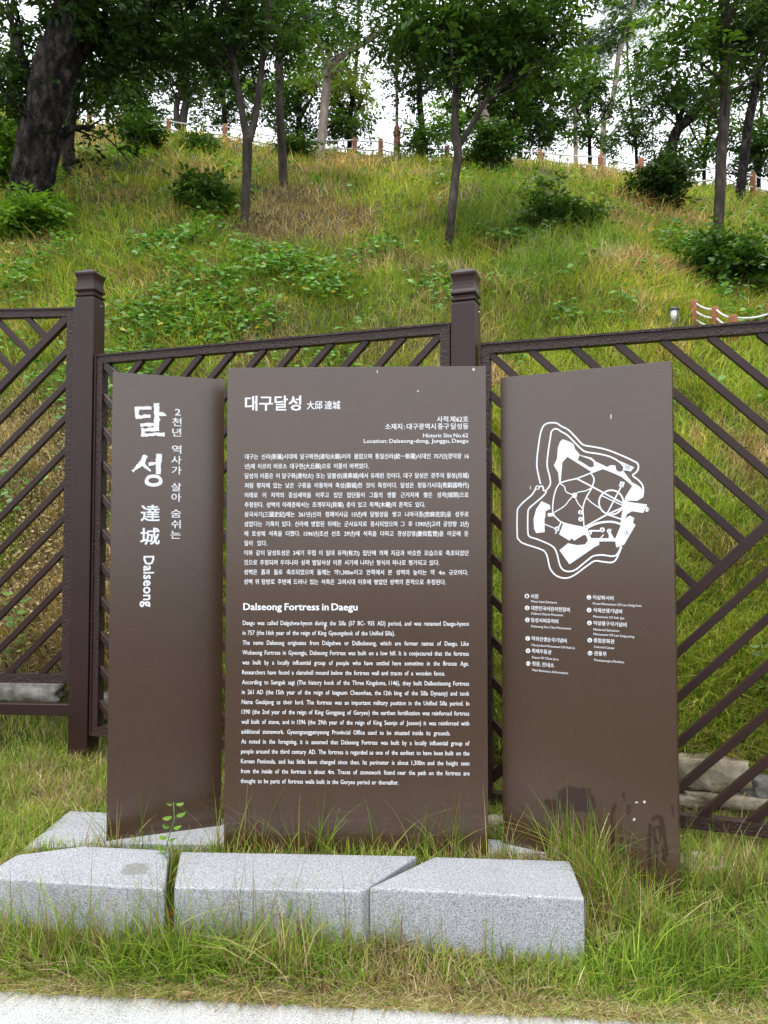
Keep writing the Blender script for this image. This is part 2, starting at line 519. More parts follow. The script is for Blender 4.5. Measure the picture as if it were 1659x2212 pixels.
# --- centre: title and the two texts
K = 0.012      # weight of the lettering
write('title_lettering', P_C, [('대구달성', 530, 650, 884.5, 859, 0.022, None, 0), ('大邱 達城', 663, 735, 883, 868.5, 0.012, None, 0)])
write('address_lettering', P_C, [
    ('사적 제62호', 944, 1011.6, 911, 900.5, K, None, 0), ('소재지 : 대구광역시 중구 달성동', 832, 1011.6, 927, 916.5, K, None, 0),
    ('Historic Site No.62', 914, 1011, 945, 936, 0.012, None, 0), ('Location: Dalseong-dong, Junggu, Daegu', 786, 1011, 957, 948, 0.012, None, 0)])
ko = [('대구는 신라(新羅)시대에 달구화현(達句火縣)이라 불렀으며 통일신라(統一新羅)시대인 757년(경덕왕 16', 1568),
      ('년)에 이르러 비로소 대구현(大丘縣)으로 이름이 바뀌었다.', 915),
      ('달성의 이름은 이 달구화(達句火) 또는 달불성(達弗城)에서 유래된 것이다. 대구 달성은 경주의 월성(月城)', 1568),
      ('처럼 평지에 있는 낮은 구릉을 이용하여 축성(築城)한 것이 특징이다. 달성은 청동기시대(靑銅器時代)', 1568),
      ('이래로 이 지역의 중심세력을 이루고 있던 집단들이 그들의 생활 근거지에 쌓은 성곽(城郭)으로', 1567),
      ('추정된다. 성벽의 아래층에서는 조개무지(貝塚) 층이 있고 목책(木柵)의 흔적도 있다.', 1283),
      ('삼국사기(三國史記)에는 261년(신라 첨해이사금 15년)에 달벌성을 쌓고 나마극종(奈麻克宗)을 성주로', 1567),
      ('삼았다는 기록이 있다. 신라에 병합된 뒤에는 군사요지로 중시되었으며 그 후 1390년(고려 공양왕 2년)', 1567),
      ('에 토성에 석축을 더했다. 1596년(조선 선조 29년)에 석축을 더하고 경상감영(慶尙監營)을 이곳에 둔', 1566),
      ('일이 있다.', 250),
      ('이와 같이 달성토성은 3세기 무렵 이 일대 유력(有力) 집단에 의해 지금과 비슷한 모습으로 축조되었던', 1565),
      ('것으로 추정되며 우리나라 성곽 발달사상 이른 시기에 나타난 형식의 하나로 평가되고 있다.', 1375),
      ('성벽은 흙과 돌로 축조되었으며 둘레는 약1,300m이고 안쪽에서 본 성벽의 높이는 약 4m 규모이다.', 1563),
      ('성벽 위 탐방로 주변에 드러나 있는 석축은 고려시대 이후에 쌓았던 성벽의 흔적으로 추정된다.', 1418)]
kl = []
for i, (s, xr) in enumerate(ko):
    zl = 107 - 7 * i / 13
    zy = 65 + (881 - 65) * i / 13
    kl.append((s, 494 + zl * 0.3307, 494 + xr * 0.3307, 965.5 + (zy + 13) * 0.3307, 965.5 + (zy - 15) * 0.3307, K, 0.85, 0))
write('korean_lettering', P_C, kl)
write('english_title', P_C, [('Dalseong Fortress in Daegu', 526, 772, 1317.5, 1302, 0.024, None, 0)])
en = [('Daegu was called Dalguhwa-hyeon during the Silla (57 BC- 935 AD) period, and was renamed Daegu-hyeon', 1568),
      ('in 757 (the 16th year of the reign of King Gyeongdeok of the Unified Silla).', 1085),
      ('The name Dalseong originates from Dalguhwa or Dalbulseong, which are former names of Daegu. Like', 1568),
      ('Wolseong Fortress in Gyeongju, Dalseong Fortress was built on a low hill. It is conjectured that the fortress', 1568),
      ('was built by a locally influential group of people who have settled here sometime in the Bronze Age.', 1568),
      ('Researchers have found a clamshell mound below the fortress wall and traces of a wooden fence.', 1413),
      ('According to Samguk sagi (The history book of the Three Kingdoms, 1146), they built Dalbeolseong Fortress', 1570),
      ('in 261 AD (the 15th year of the reign of Isageum Cheomhae, the 12th king of the Silla Dynasty) and took', 1571),
      ('Nama Geukjong as their lord. The fortress was an important military position in the Unified Silla period. In', 1571),
      ('1390 (the 2nd year of the reign of King Gongyang of Goryeo) the earthen fortification was reinforced fortress', 1571),
      ('wall built of stone, and in 1596 (the 29th year of the reign of King Seonjo of Joseon) it was reinforced with', 1571),
      ('additional stonework. Gyeongsanggamyeong Provincial Office used to be situated inside its grounds.', 1447),
      ('As noted in the foregoing, it is assumed that Dalseong Fortress was built by a locally influential group of', 1572),
      ('people around the third century AD. The fortress is regarded as one of the earliest to have been built on the', 1572),
      ('Korean Peninsula, and has little been changed since then. Its perimeter is about 1,300m and the height seen', 1572),
      ('from the inside of the fortress is about 4m. Traces of stonework found near the path on the fortress are', 1573),
      ('thought to be parts of fortress walls built in the Goryeo period or thereafter.', 1110)]
el = []
for i, (s, xr) in enumerate(en):
    zl = 93 - 14 * i / 16
    zy = 233 + (1265 - 233) * i / 16
    el.append((s, 494 + zl * 0.3307, 494 + xr * 0.3307, 1272.8 + zy * 0.3307, 1272.8 + (zy - 30) * 0.3307, 0.008, 0.76, 0))
write('english_lettering', P_C, el)

# --- left: brush title, vertical slogan
ZL = lambda x, y: (219.4 + x * 0.27284, 768.0 + y * 0.27284)
def ribbon(pts, wid, rough=0.0, cap=True, seed=1):
    """closed outline of a stroke along pts (2d arrays) with full widths wid"""
    pts = np.asarray(pts, float); wid = np.broadcast_to(np.asarray(wid, float), (len(pts),)).copy()
    if rough:                                     # resample so the edge can be ragged
        seg = np.linalg.norm(np.diff(pts, axis=0), axis=1); s = np.concatenate([[0], np.cumsum(seg)])
        q = np.linspace(0, s[-1], max(int(s[-1] / (rough * 5)), 3))
        pts2 = np.stack([np.interp(q, s, pts[:, 0]), np.interp(q, s, pts[:, 1])], 1); wid = np.interp(q, s, wid); pts = pts2
    d = np.gradient(pts, axis=0); d /= np.maximum(np.linalg.norm(d, axis=1)[:, None], 1e-9)
    n = np.stack([-d[:, 1], d[:, 0]], 1)
    r = np.random.default_rng(seed)
    jl = r.normal(0, rough, len(pts)) if rough else 0; jr = r.normal(0, rough, len(pts)) if rough else 0
    L = pts + n * (wid / 2 + jl)[:, None] if rough else pts + n * (wid / 2)[:, None]
    R = pts - n * (wid / 2 + jr)[:, None] if rough else pts - n * (wid / 2)[:, None]
    return np.concatenate([L, R[::-1]])

def catmull(pts, closed=False, n=6):
    P = np.asarray(pts, float)
    m = len(P); out = []
    rngs = range(m) if closed else range(m - 1)
    for i in rngs:
        p1 = P[i]; p2 = P[(i + 1) % m]
        p0 = P[i - 1] if (closed or i > 0) else p1
        p3 = P[(i + 2) % m] if (closed or i + 2 < m) else p2
        for t in np.arange(n) / n:
            out.append(0.5 * ((2 * p1) + (-p0 + p2) * t + (2 * p0 - 5 * p1 + 4 * p2 - p3) * t * t + (-p0 + 3 * p1 - 3 * p2 + p3) * t ** 3))
    if not closed: out.append(P[-1])
    return np.array(out)

def fill_rings(rings):
    cu = bpy.data.curves.new('tmp', 'CURVE'); cu.dimensions = '2D'; cu.fill_mode = 'FRONT'
    for rr in rings:
        sp = cu.splines.new('POLY'); sp.points.add(len(rr) - 1); sp.use_cyclic_u = True
        for p, q in zip(sp.points, rr): p.co = (q[0], q[1], 0, 1)
    t = bpy.data.objects.new('tmp', cu); COL.objects.link(t)
    dg = bpy.context.evaluated_depsgraph_get()
    me = bpy.data.meshes.new_from_object(t.evaluated_get(dg))
    V = [(v.co.x, v.co.y) for v in me.vertices]; P = [tuple(p.vertices) for p in me.polygons]
    bpy.data.objects.remove(t); bpy.data.curves.remove(cu); bpy.data.meshes.remove(me)
    return V, P

def poly_mesh(name, panel, rings, mat, lift=0.0, single=False):
    """flat prints: all outlines in one part, or (single) each outline a part of its own"""
    bm_v = []; bm_f = []; made = []
    for k, ring in enumerate(rings):
        V, P = fill_rings(ring if isinstance(ring, list) else [ring])
        dz = lift + 0.00006 * (k % 9)
        n0 = 0 if single else len(bm_v)
        vv = [(x, YO - dz, y) for x, y in V]; ff = [tuple(i + n0 for i in p) for p in P]
        if single:
            me = bpy.data.meshes.new(name); me.from_pydata(vv, [], ff); made.append(link(name, me, mat, panel.root))
        else:
            bm_v += vv; bm_f += ff
    if not single:
        me = bpy.data.meshes.new(name); me.from_pydata(bm_v, [], bm_f)
        made.append(link(name, me, mat, panel.root))
    return made

strokes = [([(262, 420), (395, 416)], [30, 26]), ([(278, 412), (282, 490)], [32, 30]), ([(270, 488), (388, 480)], [32, 24]),
           ([(436, 378), (438, 480), (434, 590)], [46, 40, 42]), ([(440, 462), (480, 466), (512, 474)], [24, 34, 14]),
           ([(307, 550), (440, 546)], [30, 28]), ([(314, 590), (455, 582)], [26, 28]), ([(328, 582), (328, 640)], [30, 28]), ([(312, 630), (430, 624), (500, 628)], [28, 24, 32]),
           ([(352, 790), (320, 850), (246, 918)], [34, 40, 18]), ([(325, 852), (352, 884), (388, 916)], [30, 26, 16]),
           ([(372, 862), (452, 850)], [26, 24]), ([(454, 778), (452, 850), (448, 940)], [46, 42, 38])]
rings = []
for k, (p, w) in enumerate(strokes):
    q = np.array([P_L.uv(*ZL(*a)) for a in p])
    sc_m = P_L.uv(*ZL(400, 500)) - P_L.uv(*ZL(300, 500))
    mpx = sc_m[0] / 100
    rings.append(ribbon(q, np.array(w) * mpx, 0.0016, seed=k))
ang = np.linspace(0, 2 * math.pi, 40, endpoint=False)
outer = np.array([P_L.uv(*ZL(412 + 70 * math.cos(a) * (1 + .06 * math.sin(3 * a)), 990 + 52 * math.sin(a) * (1 + .08 * math.cos(2 * a)))) for a in ang])
inner = np.array([P_L.uv(*ZL(412 + 42 * math.cos(a), 990 + 22 * math.sin(a))) for a in ang])
rings.append([outer, inner[::-1]])
poly_mesh('brush_character', P_L, rings[:9], M_WHITE)
poly_mesh('brush_character', P_L, rings[9:], M_WHITE)
col1 = []
for ch, yc, h in (('達', 1245, 130), ('城', 1428, 132)):
    a = ZL(312 if ch == '達' else 308, yc + h * .44); b = ZL(458, yc - h * .36)
    col1.append((ch, a[0], b[0], a[1], b[1], 0.018, None, 0))
write('hanja_character', P_L, col1)
a = ZL(335, 1588); b = ZL(420, 1990)
write('roman_title', P_L, [('Dalseong', a[0], b[0], a[1], b[1], 0.022, None, 1)])
col2 = []
for ch, yc, xl, xr in (('2', 445, 580, 625), ('천', 525, 560, 632), ('년', 607, 560, 630), ('역', 742, 556, 630), ('사', 826, 553, 632), ('가', 908, 556, 632),
                       ('살', 1040, 553, 630), ('아', 1122, 553, 630), ('숨', 1250, 549, 628), ('쉬', 1335, 552, 625), ('는', 1418, 546, 626)):
    a = ZL(xl, yc + 28); b = ZL(xr, yc - 26)
    col2.append((ch, a[0], b[0], a[1], b[1], 0.012, None, 0))
write('slogan_character', P_L, col2)

# --- right: map and legend
ZM = lambda x, y: (1075.3 + x * 0.22486, 850.3 + y * 0.22486)
MU = lambda pts: np.array([P_R.uv(*ZM(*p)) for p in pts])
mpx = float((P_R.uv(*ZM(900, 1000)) - P_R.uv(*ZM(700, 1000)))[0]) / 200
outer_wall = [(412, 868), (395, 800), (377, 700), (380, 600), (395, 480), (412, 380), (440, 310), (490, 282), (560, 283), (610, 312), (680, 350), (750, 420), (800, 475), (840, 498),
              (940, 515), (1050, 540), (1180, 590), (1300, 645), (1345, 675), (1350, 720), (1330, 755), (1297, 787), (1350, 830), (1390, 880), (1398, 940), (1388, 1000)]
inner_wall = [(470, 925), (505, 870), (500, 800), (475, 690), (485, 560), (505, 430), (515, 370), (540, 342), (575, 342), (610, 365), (670, 400), (740, 470), (800, 530), (850, 560),
              (960, 577), (1060, 600), (1150, 640)]
west_out = [(370, 900), (330, 970), (250, 1040), (205, 1090), (188, 1140), (188, 1360), (205, 1405), (250, 1440), (400, 1490), (455, 1520), (480, 1580), (500, 1670), (540, 1730), (600, 1765),
            (670, 1770), (740, 1740), (850, 1660), (930, 1608), (1010, 1615), (1090, 1622), (1130, 1600), (1160, 1545), (1190, 1470)]
west_in = [(470, 935), (440, 980), (360, 1050), (305, 1100), (290, 1150), (290, 1330), (310, 1375), (370, 1395), (480, 1440), (540, 1480), (570, 1540), (595, 1640), (625, 1690), (680, 1708),
           (750, 1690), (850, 1610), (920, 1560), (1010, 1550), (1100, 1562), (1150, 1540), (1185, 1465)]
notch = [(400, 895), (425, 888), (438, 905), (440, 930), (468, 930)]
roads = [([(595, 660), (600, 760), (598, 850)], 16), ([(598, 855), (560, 920), (535, 1020), (530, 1140), (570, 1200), (640, 1245), (830, 1288)], 13), ([(598, 860), (660, 838), (760, 815), (890, 765), (1010, 715)], 13),
         ([(890, 760), (925, 820), (905, 900), (850, 1000), (820, 1090), (822, 1180), (830, 1290)], 13), ([(755, 815), (900, 890), (1215, 1060)], 15), ([(1000, 980), (1205, 1078)], 10),
         ([(600, 865), (640, 895), (660, 945), (735, 975)], 10), ([(735, 975), (780, 945), (840, 935), (900, 905)], 10), ([(735, 975), (690, 1020), (640, 1080), (545, 1140)], 10),
         ([(740, 985), (770, 1050), (815, 1105)], 10), ([(855, 1000), (900, 1045), (980, 1100)], 10), ([(1190, 885), (1045, 1165)], 13),
         ([(830, 1285), (1045, 1165), (1210, 1090)], 15), ([(1045, 1160), (1185, 1205)], 13), ([(450, 1253), (560, 1300)], 9), ([(610, 1235), (555, 1345)], 14), ([(985, 1390), (1018, 1355)], 10),
         ([(480, 1165), (545, 1160)], 34), ([(880, 1318), (985, 1318)], 16), ([(860, 1290), (930, 1255), (1010, 1235), (1100, 1232), (1190, 1255)], 20)]
rings = []
for p in (outer_wall, inner_wall, west_out, west_in, notch):
    rings.append(ribbon(catmull(MU(p)), 15 * mpx))
rings.append([MU([(1090 + 125 * math.cos(t), 1045 + 125 * math.sin(t)) for t in ang]), MU([(1090 + 109 * math.cos(t), 1045 + 109 * math.sin(t)) for t in ang])[::-1]])
for p, w in roads:
    rings.append(ribbon(catmull(MU(p)), w * mpx))
rings.append(MU([(738 + 24 * math.cos(t), 978 + 26 * math.sin(t)) for t in ang]))
rings.append(MU([(1180, 842), (1222, 852), (1206, 902), (1162, 888)]))
poly_mesh('map_lines', P_R, rings, M_WHITE)
areas = [
    [(625, 438), (690, 462), (730, 485), (742, 530), (790, 588), (768, 635), (845, 682), (890, 712), (885, 742), (670, 607), (622, 660), (606, 850), (590, 850), (582, 760), (540, 690), (570, 625), (578, 520), (600, 460)],
    [(785, 588), (900, 615), (945, 655), (1000, 680), (1050, 705), (1085, 688), (1130, 690), (1140, 735), (1170, 752), (1205, 742), (1290, 850), (1360, 890), (1398, 930), (1390, 1000), (1340, 1030), (1255, 1028), (1225, 995), (1292, 885), (1190, 800), (1100, 760), (1010, 725), (900, 768), (880, 712), (925, 700), (920, 655), (880, 628), (800, 600)],
    [(1060, 598), (1150, 638), (1312, 708), (1278, 748), (1235, 738), (1200, 742), (1208, 705), (1170, 665), (1100, 620)],
    [(1225, 995), (1258, 1040), (1436, 1065), (1398, 1146), (1290, 1130), (1240, 1160), (1222, 1222), (1240, 1190), (1270, 1172), (1312, 1195), (1300, 1240), (1325, 1262), (1215, 1450), (1185, 1462), (1140, 1478), (1128, 1420), (975, 1420), (975, 1455), (945, 1465),
     (690, 1640), (593, 1505), (675, 1437), (760, 1455), (840, 1448), (866, 1410), (850, 1365), (830, 1355), (735, 1412), (710, 1390), (690, 1413), (590, 1352), (632, 1240), (830, 1288), (865, 1290), (870, 1340), (900, 1388), (1130, 1390), (1178, 1275), (1185, 1200), (1210, 1060)],
    [(420, 1032), (500, 1070), (508, 1105), (460, 1130), (458, 1185), (450, 1200), (452, 1330), (370, 1340), (350, 1300), (345, 1200), (370, 1110)],
    [(1065, 1390), (1068, 1360), (1045, 1320), (1060, 1295), (1095, 1300), (1090, 1340), (1120, 1392)]]
poly_mesh('map_grounds', P_R, [MU(p) for p in areas], M_WHITE, 0.0006)
marks = [(383, 904, '1', 22), (570, 1300, '2', 24), (795, 1140, '3', 22), (797, 1206, '4', 22), (883, 1338, '5', 22), (1006, 1308, '6', 24), (1070, 1318, '7', 20), (1240, 1332, '8', 22), (1190, 872, '9', 18), (1250, 704, '10', 22), (1432, 1112, '11', 24)]
poly_mesh('map_marker_rim', P_R, [[MU([(x + (r + 3) * math.cos(t), y + (r + 3) * math.sin(t)) for t in ang[::2]]), MU([(x + r * math.cos(t), y + r * math.sin(t)) for t in ang[::2]])[::-1]] for x, y, s, r in marks if s in '8 10 7'.split()], M_BROWN, 0.0012, True)
mk = poly_mesh('map_marker', P_R, [MU([(x + r * math.cos(t), y + r * math.sin(t)) for t in ang[::2]]) for x, y, s, r in marks], M_WHITE, 0.0014, True)
nl = []
for x, y, s, r in marks:
    w = r * (0.36 if len(s) == 1 else 0.68)
    a = ZM(x - w, y + r * .55); b = ZM(x + w, y - r * .6)
    nl.append((s, a[0], b[0], a[1], b[1], 0.01, None, 0))
write('number', P_R, nl, M_BROWN, 0.0022, mk)

ZG = lambda x, y: (1108.2 + x * 0.1918, 1261.8 + y * 0.1918)
legend = [(158, 135, '1', '서문', 200, 290, [('West Gate Entrance', 200, 495, 205)]),
          (160, 268, '3', '대한민국어린이헌장비', 206, 640, [("Children's Charter Monument", 203, 565, 342)]),
          (163, 403, '5', '달성서씨유허비', 207, 510, [('Dalseong Seo Clan Monument', 206, 655, 484)]),
          (167, 611, '7', '허위선생순국기념비', 210, 604, [('Martyrdom Monument Of Huh Ui', 212, 695, 696)]),
          (170, 750, '9', '최제우동상', 214, 433, [('Statue Of Choe Je-u', 214, 512, 834)]),
          (173, 894, '11', '정문, 안내소', 217, 463, [('Main Entrance, Information', 218, 620, 978)]),
          (856, 149, '2', '이상화시비', 902, 1131, [('Poem Monument Of Lee Sang-hwa', 902, 1447, 230)]),
          (858, 292, '4', '석재선생기념비', 905, 1228, [('Monument Of Sok Jae', 905, 1252, 376)]),
          (862, 437, '6', '이상룡구국기념비', 908, 1278, [('National Salvation', 908, 1196, 520), ('Monument Of Lee Sang-yong', 908, 1365, 573)]),
          (866, 632, '8', '종합문화관', 910, 1143, [('Cultural Center', 912, 1146, 716)]),
          (868, 778, '10', '관풍루', 914, 1055, [('Kwanpungnu Pavilion', 916, 1250, 864)])]
ll = []; nl = []; rings = []
for x, y, s, k_, x0, x1, subs in legend:
    rings.append(np.array([P_R.uv(*ZG(x + 26 * math.cos(t), y + 26 * math.sin(t))) for t in ang[::2]]))
    w = 9 if len(s) == 1 else 17
    a = ZG(x - w, y + 15); b = ZG(x + w, y - 15); nl.append((s, a[0], b[0], a[1], b[1], 0.012, None, 0))
    a = ZG(x0, y + 20); b = ZG(x1, y - 20); ll.append((k_, a[0], b[0], a[1], b[1], 0.016, None, 0))
    for t, u0, u1, yb in subs:
        a = ZG(u0, yb); b = ZG(u1, yb - 27); ll.append((t, a[0], b[0], a[1], b[1], 0.006, None, 0))
write('legend_lettering', P_R, ll)
mk = poly_mesh('legend_marker', P_R, rings, M_WHITE, 0.0002, True)
write('number', P_R, nl, M_BROWN, 0.0012, mk)
# damp stains, drips and chips on the map board
def blot(panel, cx, cy, rx, ry, seed, n=80):
    r = np.random.default_rng(seed)
    ph = r.random(6) * 6.28; am = r.random(6) * np.array([.22, .16, .13, .1, .09, .08])
    t = np.linspace(0, 2 * math.pi, n, endpoint=False)
    k = 1 + sum(am[j] * np.sin((j + 2) * t + ph[j]) for j in range(6)) + r.normal(0, .07, n)
    return np.array([panel.uv(cx + rx * k[i] * math.cos(t[i]), cy + ry * k[i] * math.sin(t[i])) for i in range(n)])
def drip(panel, pts, w, seed):
    q = catmull(np.array([panel.uv(*p) for p in pts]))
    m = w * 3.4 / F
    r = np.random.default_rng(seed)
    ww = np.interp(np.linspace(0, 1, len(q)), np.linspace(0, 1, 7), 0.6 + 0.6 * r.random(7)) * m
    return ribbon(q, ww)
st = [blot(P_R, 1245, 1727, 40, 30, 3), blot(P_R, 1205, 1742, 26, 16, 4), blot(P_R, 1347, 1718, 4, 7, 5), blot(P_R, 1358, 1748, 5, 10, 6)]
poly_mesh('damp_blotch', P_R, st, M_STAIN, 0.0, True)
st = [drip(P_R, [(1330, 1736), (1322, 1760), (1324, 1800), (1322, 1850)], 6, 1), drip(P_R, [(1405, 1780), (1402, 1830), (1404, 1880)], 8, 2), drip(P_R, [(1408, 1770), (1425, 1764), (1432, 1790), (1438, 1830), (1434, 1860)], 9, 3),
      drip(P_R, [(1412, 1790), (1416, 1820), (1420, 1890)], 7, 4), drip(P_R, [(1412, 1790), (1424, 1788), (1426, 1815), (1416, 1822)], 5, 5), blot(P_R, 1436, 1838, 8, 12, 9), drip(P_R, [(1452, 1740), (1454, 1760)], 4, 7)]
poly_mesh('damp_drip', P_R, st, M_STAIN, 0.0006, True)
poly_mesh('pale_chip', P_R, [blot(P_R, 1320, 900, 1.6, 5, 21, 14), blot(P_R, 1375, 1733, 3, 2, 22, 12), blot(P_R, 1392, 1732, 3, 3, 23, 12), blot(P_R, 1370, 1770, 2.5, 3.5, 24, 12), blot(P_R, 1146, 1053, 1, 5, 25, 12)], M_CHIP, 0.0, True)
poly_mesh('pale_chip', P_C, [blot(P_C, 1023, 798, 3, 3, 31, 14), blot(P_C, 815, 803, 1, 4, 32, 12), blot(P_C, 903, 845, 2, 2, 33, 12), blot(P_C, 702, 1355, 1.5, 6, 34, 14)], M_CHIP, 0.0, True)

# ------------------------------------------------------------------ granite blocks
def top_at(px, py, z):
    u = (px - CX) / F; v = -(py - CY) / F
    dy = math.cos(PITCH) - v * math.sin(PITCH); dz = math.sin(PITCH) + v * math.cos(PITCH)
    t = (z - CAM_Z) / dz
    return (u * t, dy * t)

def block(name, label, corners, ztop, zbot, mat, cat='stone block', bev=0.012, group=None):
    P = [top_at(x, y, ztop) for x, y in corners]
    c = np.mean(P, axis=0)
    bm = bmesh.new()
    lo = [bm.verts.new((x - c[0], y - c[1], 0)) for x, y in P]
    hi = [bm.verts.new((x - c[0], y - c[1], ztop - zbot)) for x, y in P]
    n = len(P)
    bm.faces.new(lo[::-1]); bm.faces.new(hi)
    for i in range(n): bm.faces.new((lo[i], lo[(i + 1) % n], hi[(i + 1) % n], hi[i]))
    bevel(bm, bev, 3)
    o = link(name, bm_mesh(name, bm), mat, smooth=False)
    o.location = (c[0], c[1], zbot)
    tag(o, label, cat, group)
    return o, [np.array(p) for p in P]

FOOT = []
wet = top_at(292, 1878, 0.035)
cA = [(-4, 1897), (356, 1920), (367, 1836), (180, 1827), (36, 1846), (-4, 1870)]
cwet = np.mean([top_at(x, y, 0.035) for x, y in cA], axis=0)
M_GRAN_W = mat_granite('blue_grey_granite_with_damp_spot', 0.37, 0.07, (wet[0] - cwet[0], wet[1] - cwet[1], 0.07))
_, p = block('granite_block', 'granite block with a damp spot on its top, left of the front three', cA, 0.035, -0.34, M_GRAN_W, group='granite blocks in front of the boards'); FOOT.append(p)
_, p = block('granite_block', 'long granite block with a slanted end, middle of the front three', [(376, 1916), (784, 1924), (901, 1848), (390, 1839)], 0.035, -0.34, M_GRAN, group='granite blocks in front of the boards'); FOOT.append(p)
_, p = block('granite_block', 'granite block with a slanted left end, rightmost of the front three', [(797, 1917), (1263, 1941), (1231, 1859), (938, 1850)], 0.035, -0.36, M_GRAN, group='granite blocks in front of the boards'); FOOT.append(p)
_, p = block('granite_slab', 'granite slab lying under the title board at far left', [(52, 1832), (236, 1826), (484, 1792), (484, 1768), (150, 1751)], 0.008, -0.2, M_GRAN, 'stone slab', 0.006); FOOT.append(p)
_, p = block('granite_slab', 'wedge shaped granite slab between the title board and front blocks', [(262, 1821), (484, 1824), (486, 1789)], 0.016, -0.2, M_GRAN, 'stone slab', 0.006); FOOT.append(p)
_, p = block('granite_slab', 'small granite slab between the information board and the map board', [(1020, 1842), (1212, 1842), (1180, 1824), (1056, 1812), (1020, 1812)], 0.0, -0.2, M_GRAN, 'stone slab', 0.006); FOOT.append(p)

def field_stone(label, px, py, w, d, h, rz, mat, seed, sink=0.3, flatn=0.0):
    g = ground_at(px, py)
    bm = bmesh.new()
    bmesh.ops.create_cube(bm, size=1)
    bmesh.ops.subdivide_edges(bm, edges=bm.edges[:], cuts=5, use_grid_fill=True)
    r = np.random.default_rng(seed); o3 = r.random(3) * 50
    for v in bm.verts:
        c = v.co * 2
        l = max(abs(c.x), abs(c.y), abs(c.z))
        s = Vector((c.x, c.y, c.z)).normalized()
        q = s * 0.35 + c * 0.65 / max(l, 1e-6)
        nn = float(noise2(q.x * 1.9 + o3[0] + q.z, q.y * 1.9 + o3[1] - q.z * .7, seed)) - .5
        n2 = float(noise2(q.x * 5 + o3[0] + q.z * 3, q.y * 5 + o3[1] + q.z * 2, seed + 3)) - .5
        q = q * (1 + nn * 0.45 + n2 * 0.28)
        v.co = Vector((q.x * w / 2, q.y * d / 2, q.z * h / 2 + h * (0.5 - sink)))
    ob = link('field_stone', bm_mesh('field_stone', bm), mat, smooth=True)
    ob.location = g; ob.rotation_euler = (0, 0, rz)
    tag(ob, label, 'stone', 'rough stones along the foot of the bank')
    return g
field_stone('long beige stone behind the fence, upper of the two beside the map board', 1522, 1706, 0.44, 0.2, 0.17, -0.33, M_STONE, 1, 0.2)
field_stone('low pale stone at the foot of the bank, nearest the fence rail at right', 1585, 1742, 0.62, 0.14, 0.09, -0.33, M_STONE, 2, 0.3)
field_stone('small grey stone at the right edge behind the fence', 1645, 1712, 0.2, 0.16, 0.13, 0.2, M_STONE_G, 3, 0.3)
field_stone('pale stone half hidden in tall grass beside the foot of the map board', 1515, 1885, 0.26, 0.2, 0.10, 0.2, M_STONE, 4, 0.4)
field_stone('grey stone under the fence rails at the left edge', 50, 1500, 0.62, 0.22, 0.16, -0.05, M_STONE_G, 5, 0.3)
field_stone('grey stone behind the left fence post', 225, 1540, 0.42, 0.25, 0.17, -0.3, M_STONE_G, 6, 0.3)
field_stone('rough pale stone showing between the information and map boards', 1072, 1796, 0.16, 0.12, 0.08, 0.4, M_STONE, 7, 0.2)

# ------------------------------------------------------------------ steel fence with diagonal bars
TH1, TH2 = math.radians(-4), math.radians(-19.1)
PO1 = np.array((-1.995, 5.06)); LEN = 2.60; PW = 0.14
PO2 = PO1 + np.array((math.cos(TH2), math.sin(TH2))) * LEN
PO3 = PO2 + np.array((math.cos(TH2), math.sin(TH2))) * LEN
PO0 = PO1 - np.array((math.cos(TH1), math.sin(TH1))) * LEN
fence = empty('steel_fence', (PO1[0], PO1[1], -0.1))
tag(fence, 'dark brown steel fence with diagonal bars and capped posts behind the boards', 'fence')
FO = np.array(fence.location)

def square_loft(bm, prof):
    prev = None
    for z, hw in prof:
        ring = [bm.verts.new((sx * hw, sy * hw, z)) for sx, sy in ((-1, -1), (1, -1), (1, 1), (-1, 1))]
        if prev:
            for i in range(4): bm.faces.new((prev[i], prev[(i + 1) % 4], ring[(i + 1) % 4], ring[i]))
        else:
            bm.faces.new(ring[::-1])
        prev = ring
    bm.faces.new(prev)

def fence_post(p, zb, zt, rz):
    bm = bmesh.new()
    add_box(bm, -PW / 2, PW / 2, -PW / 2, PW / 2, 0, zt - zb)
    bevel(bm, 0.006, 2)
    o = link('post', bm_mesh('post', bm), M_STEEL, fence)
    o.location = (p[0] - FO[0], p[1] - FO[1], zb - FO[2]); o.rotation_euler = (0, 0, rz)
    bm = bmesh.new()
    prof = [(0, .060), (.010, .060), (.012, .070), (.022, .072), (.030, .064), (.036, .058), (.044, .058), (.050, .071), (.060, .072), (.078, .066), (.100, .062), (.122, .062), (.142, .066), (.160, .072), (.170, .073), (.174, .070), (.194, .040), (.200, .036)]
    square_loft(bm, [(z, w * PW / .14) for z, w in prof])
    bevel(bm, 0.002, 1, 0.6)
    c = link('post_cap', bm_mesh('post_cap', bm), M_STEEL, o)
    c.location = (0, 0, zt - zb)
    bm = bmesh.new()
    bmesh.ops.create_cone(bm, cap_ends=True, segments=10, radius1=.006, radius2=.004, depth=.008, matrix=Matrix.Translation((PW / 2 + .003, .02, zt - zb - .04)) @ Matrix.Rotation(math.pi / 2, 4, 'Y'))
    link('bolt', bm_mesh('bolt', bm), M_BOLT, o)

fence_post(PO0, -0.05, 3.30, TH1)
fence_post(PO1, -0.25, 3.045, math.radians(-11))
fence_post(PO2, -0.25, 2.755, TH2)
fence_post(PO3, -0.3, 2.60, TH2)

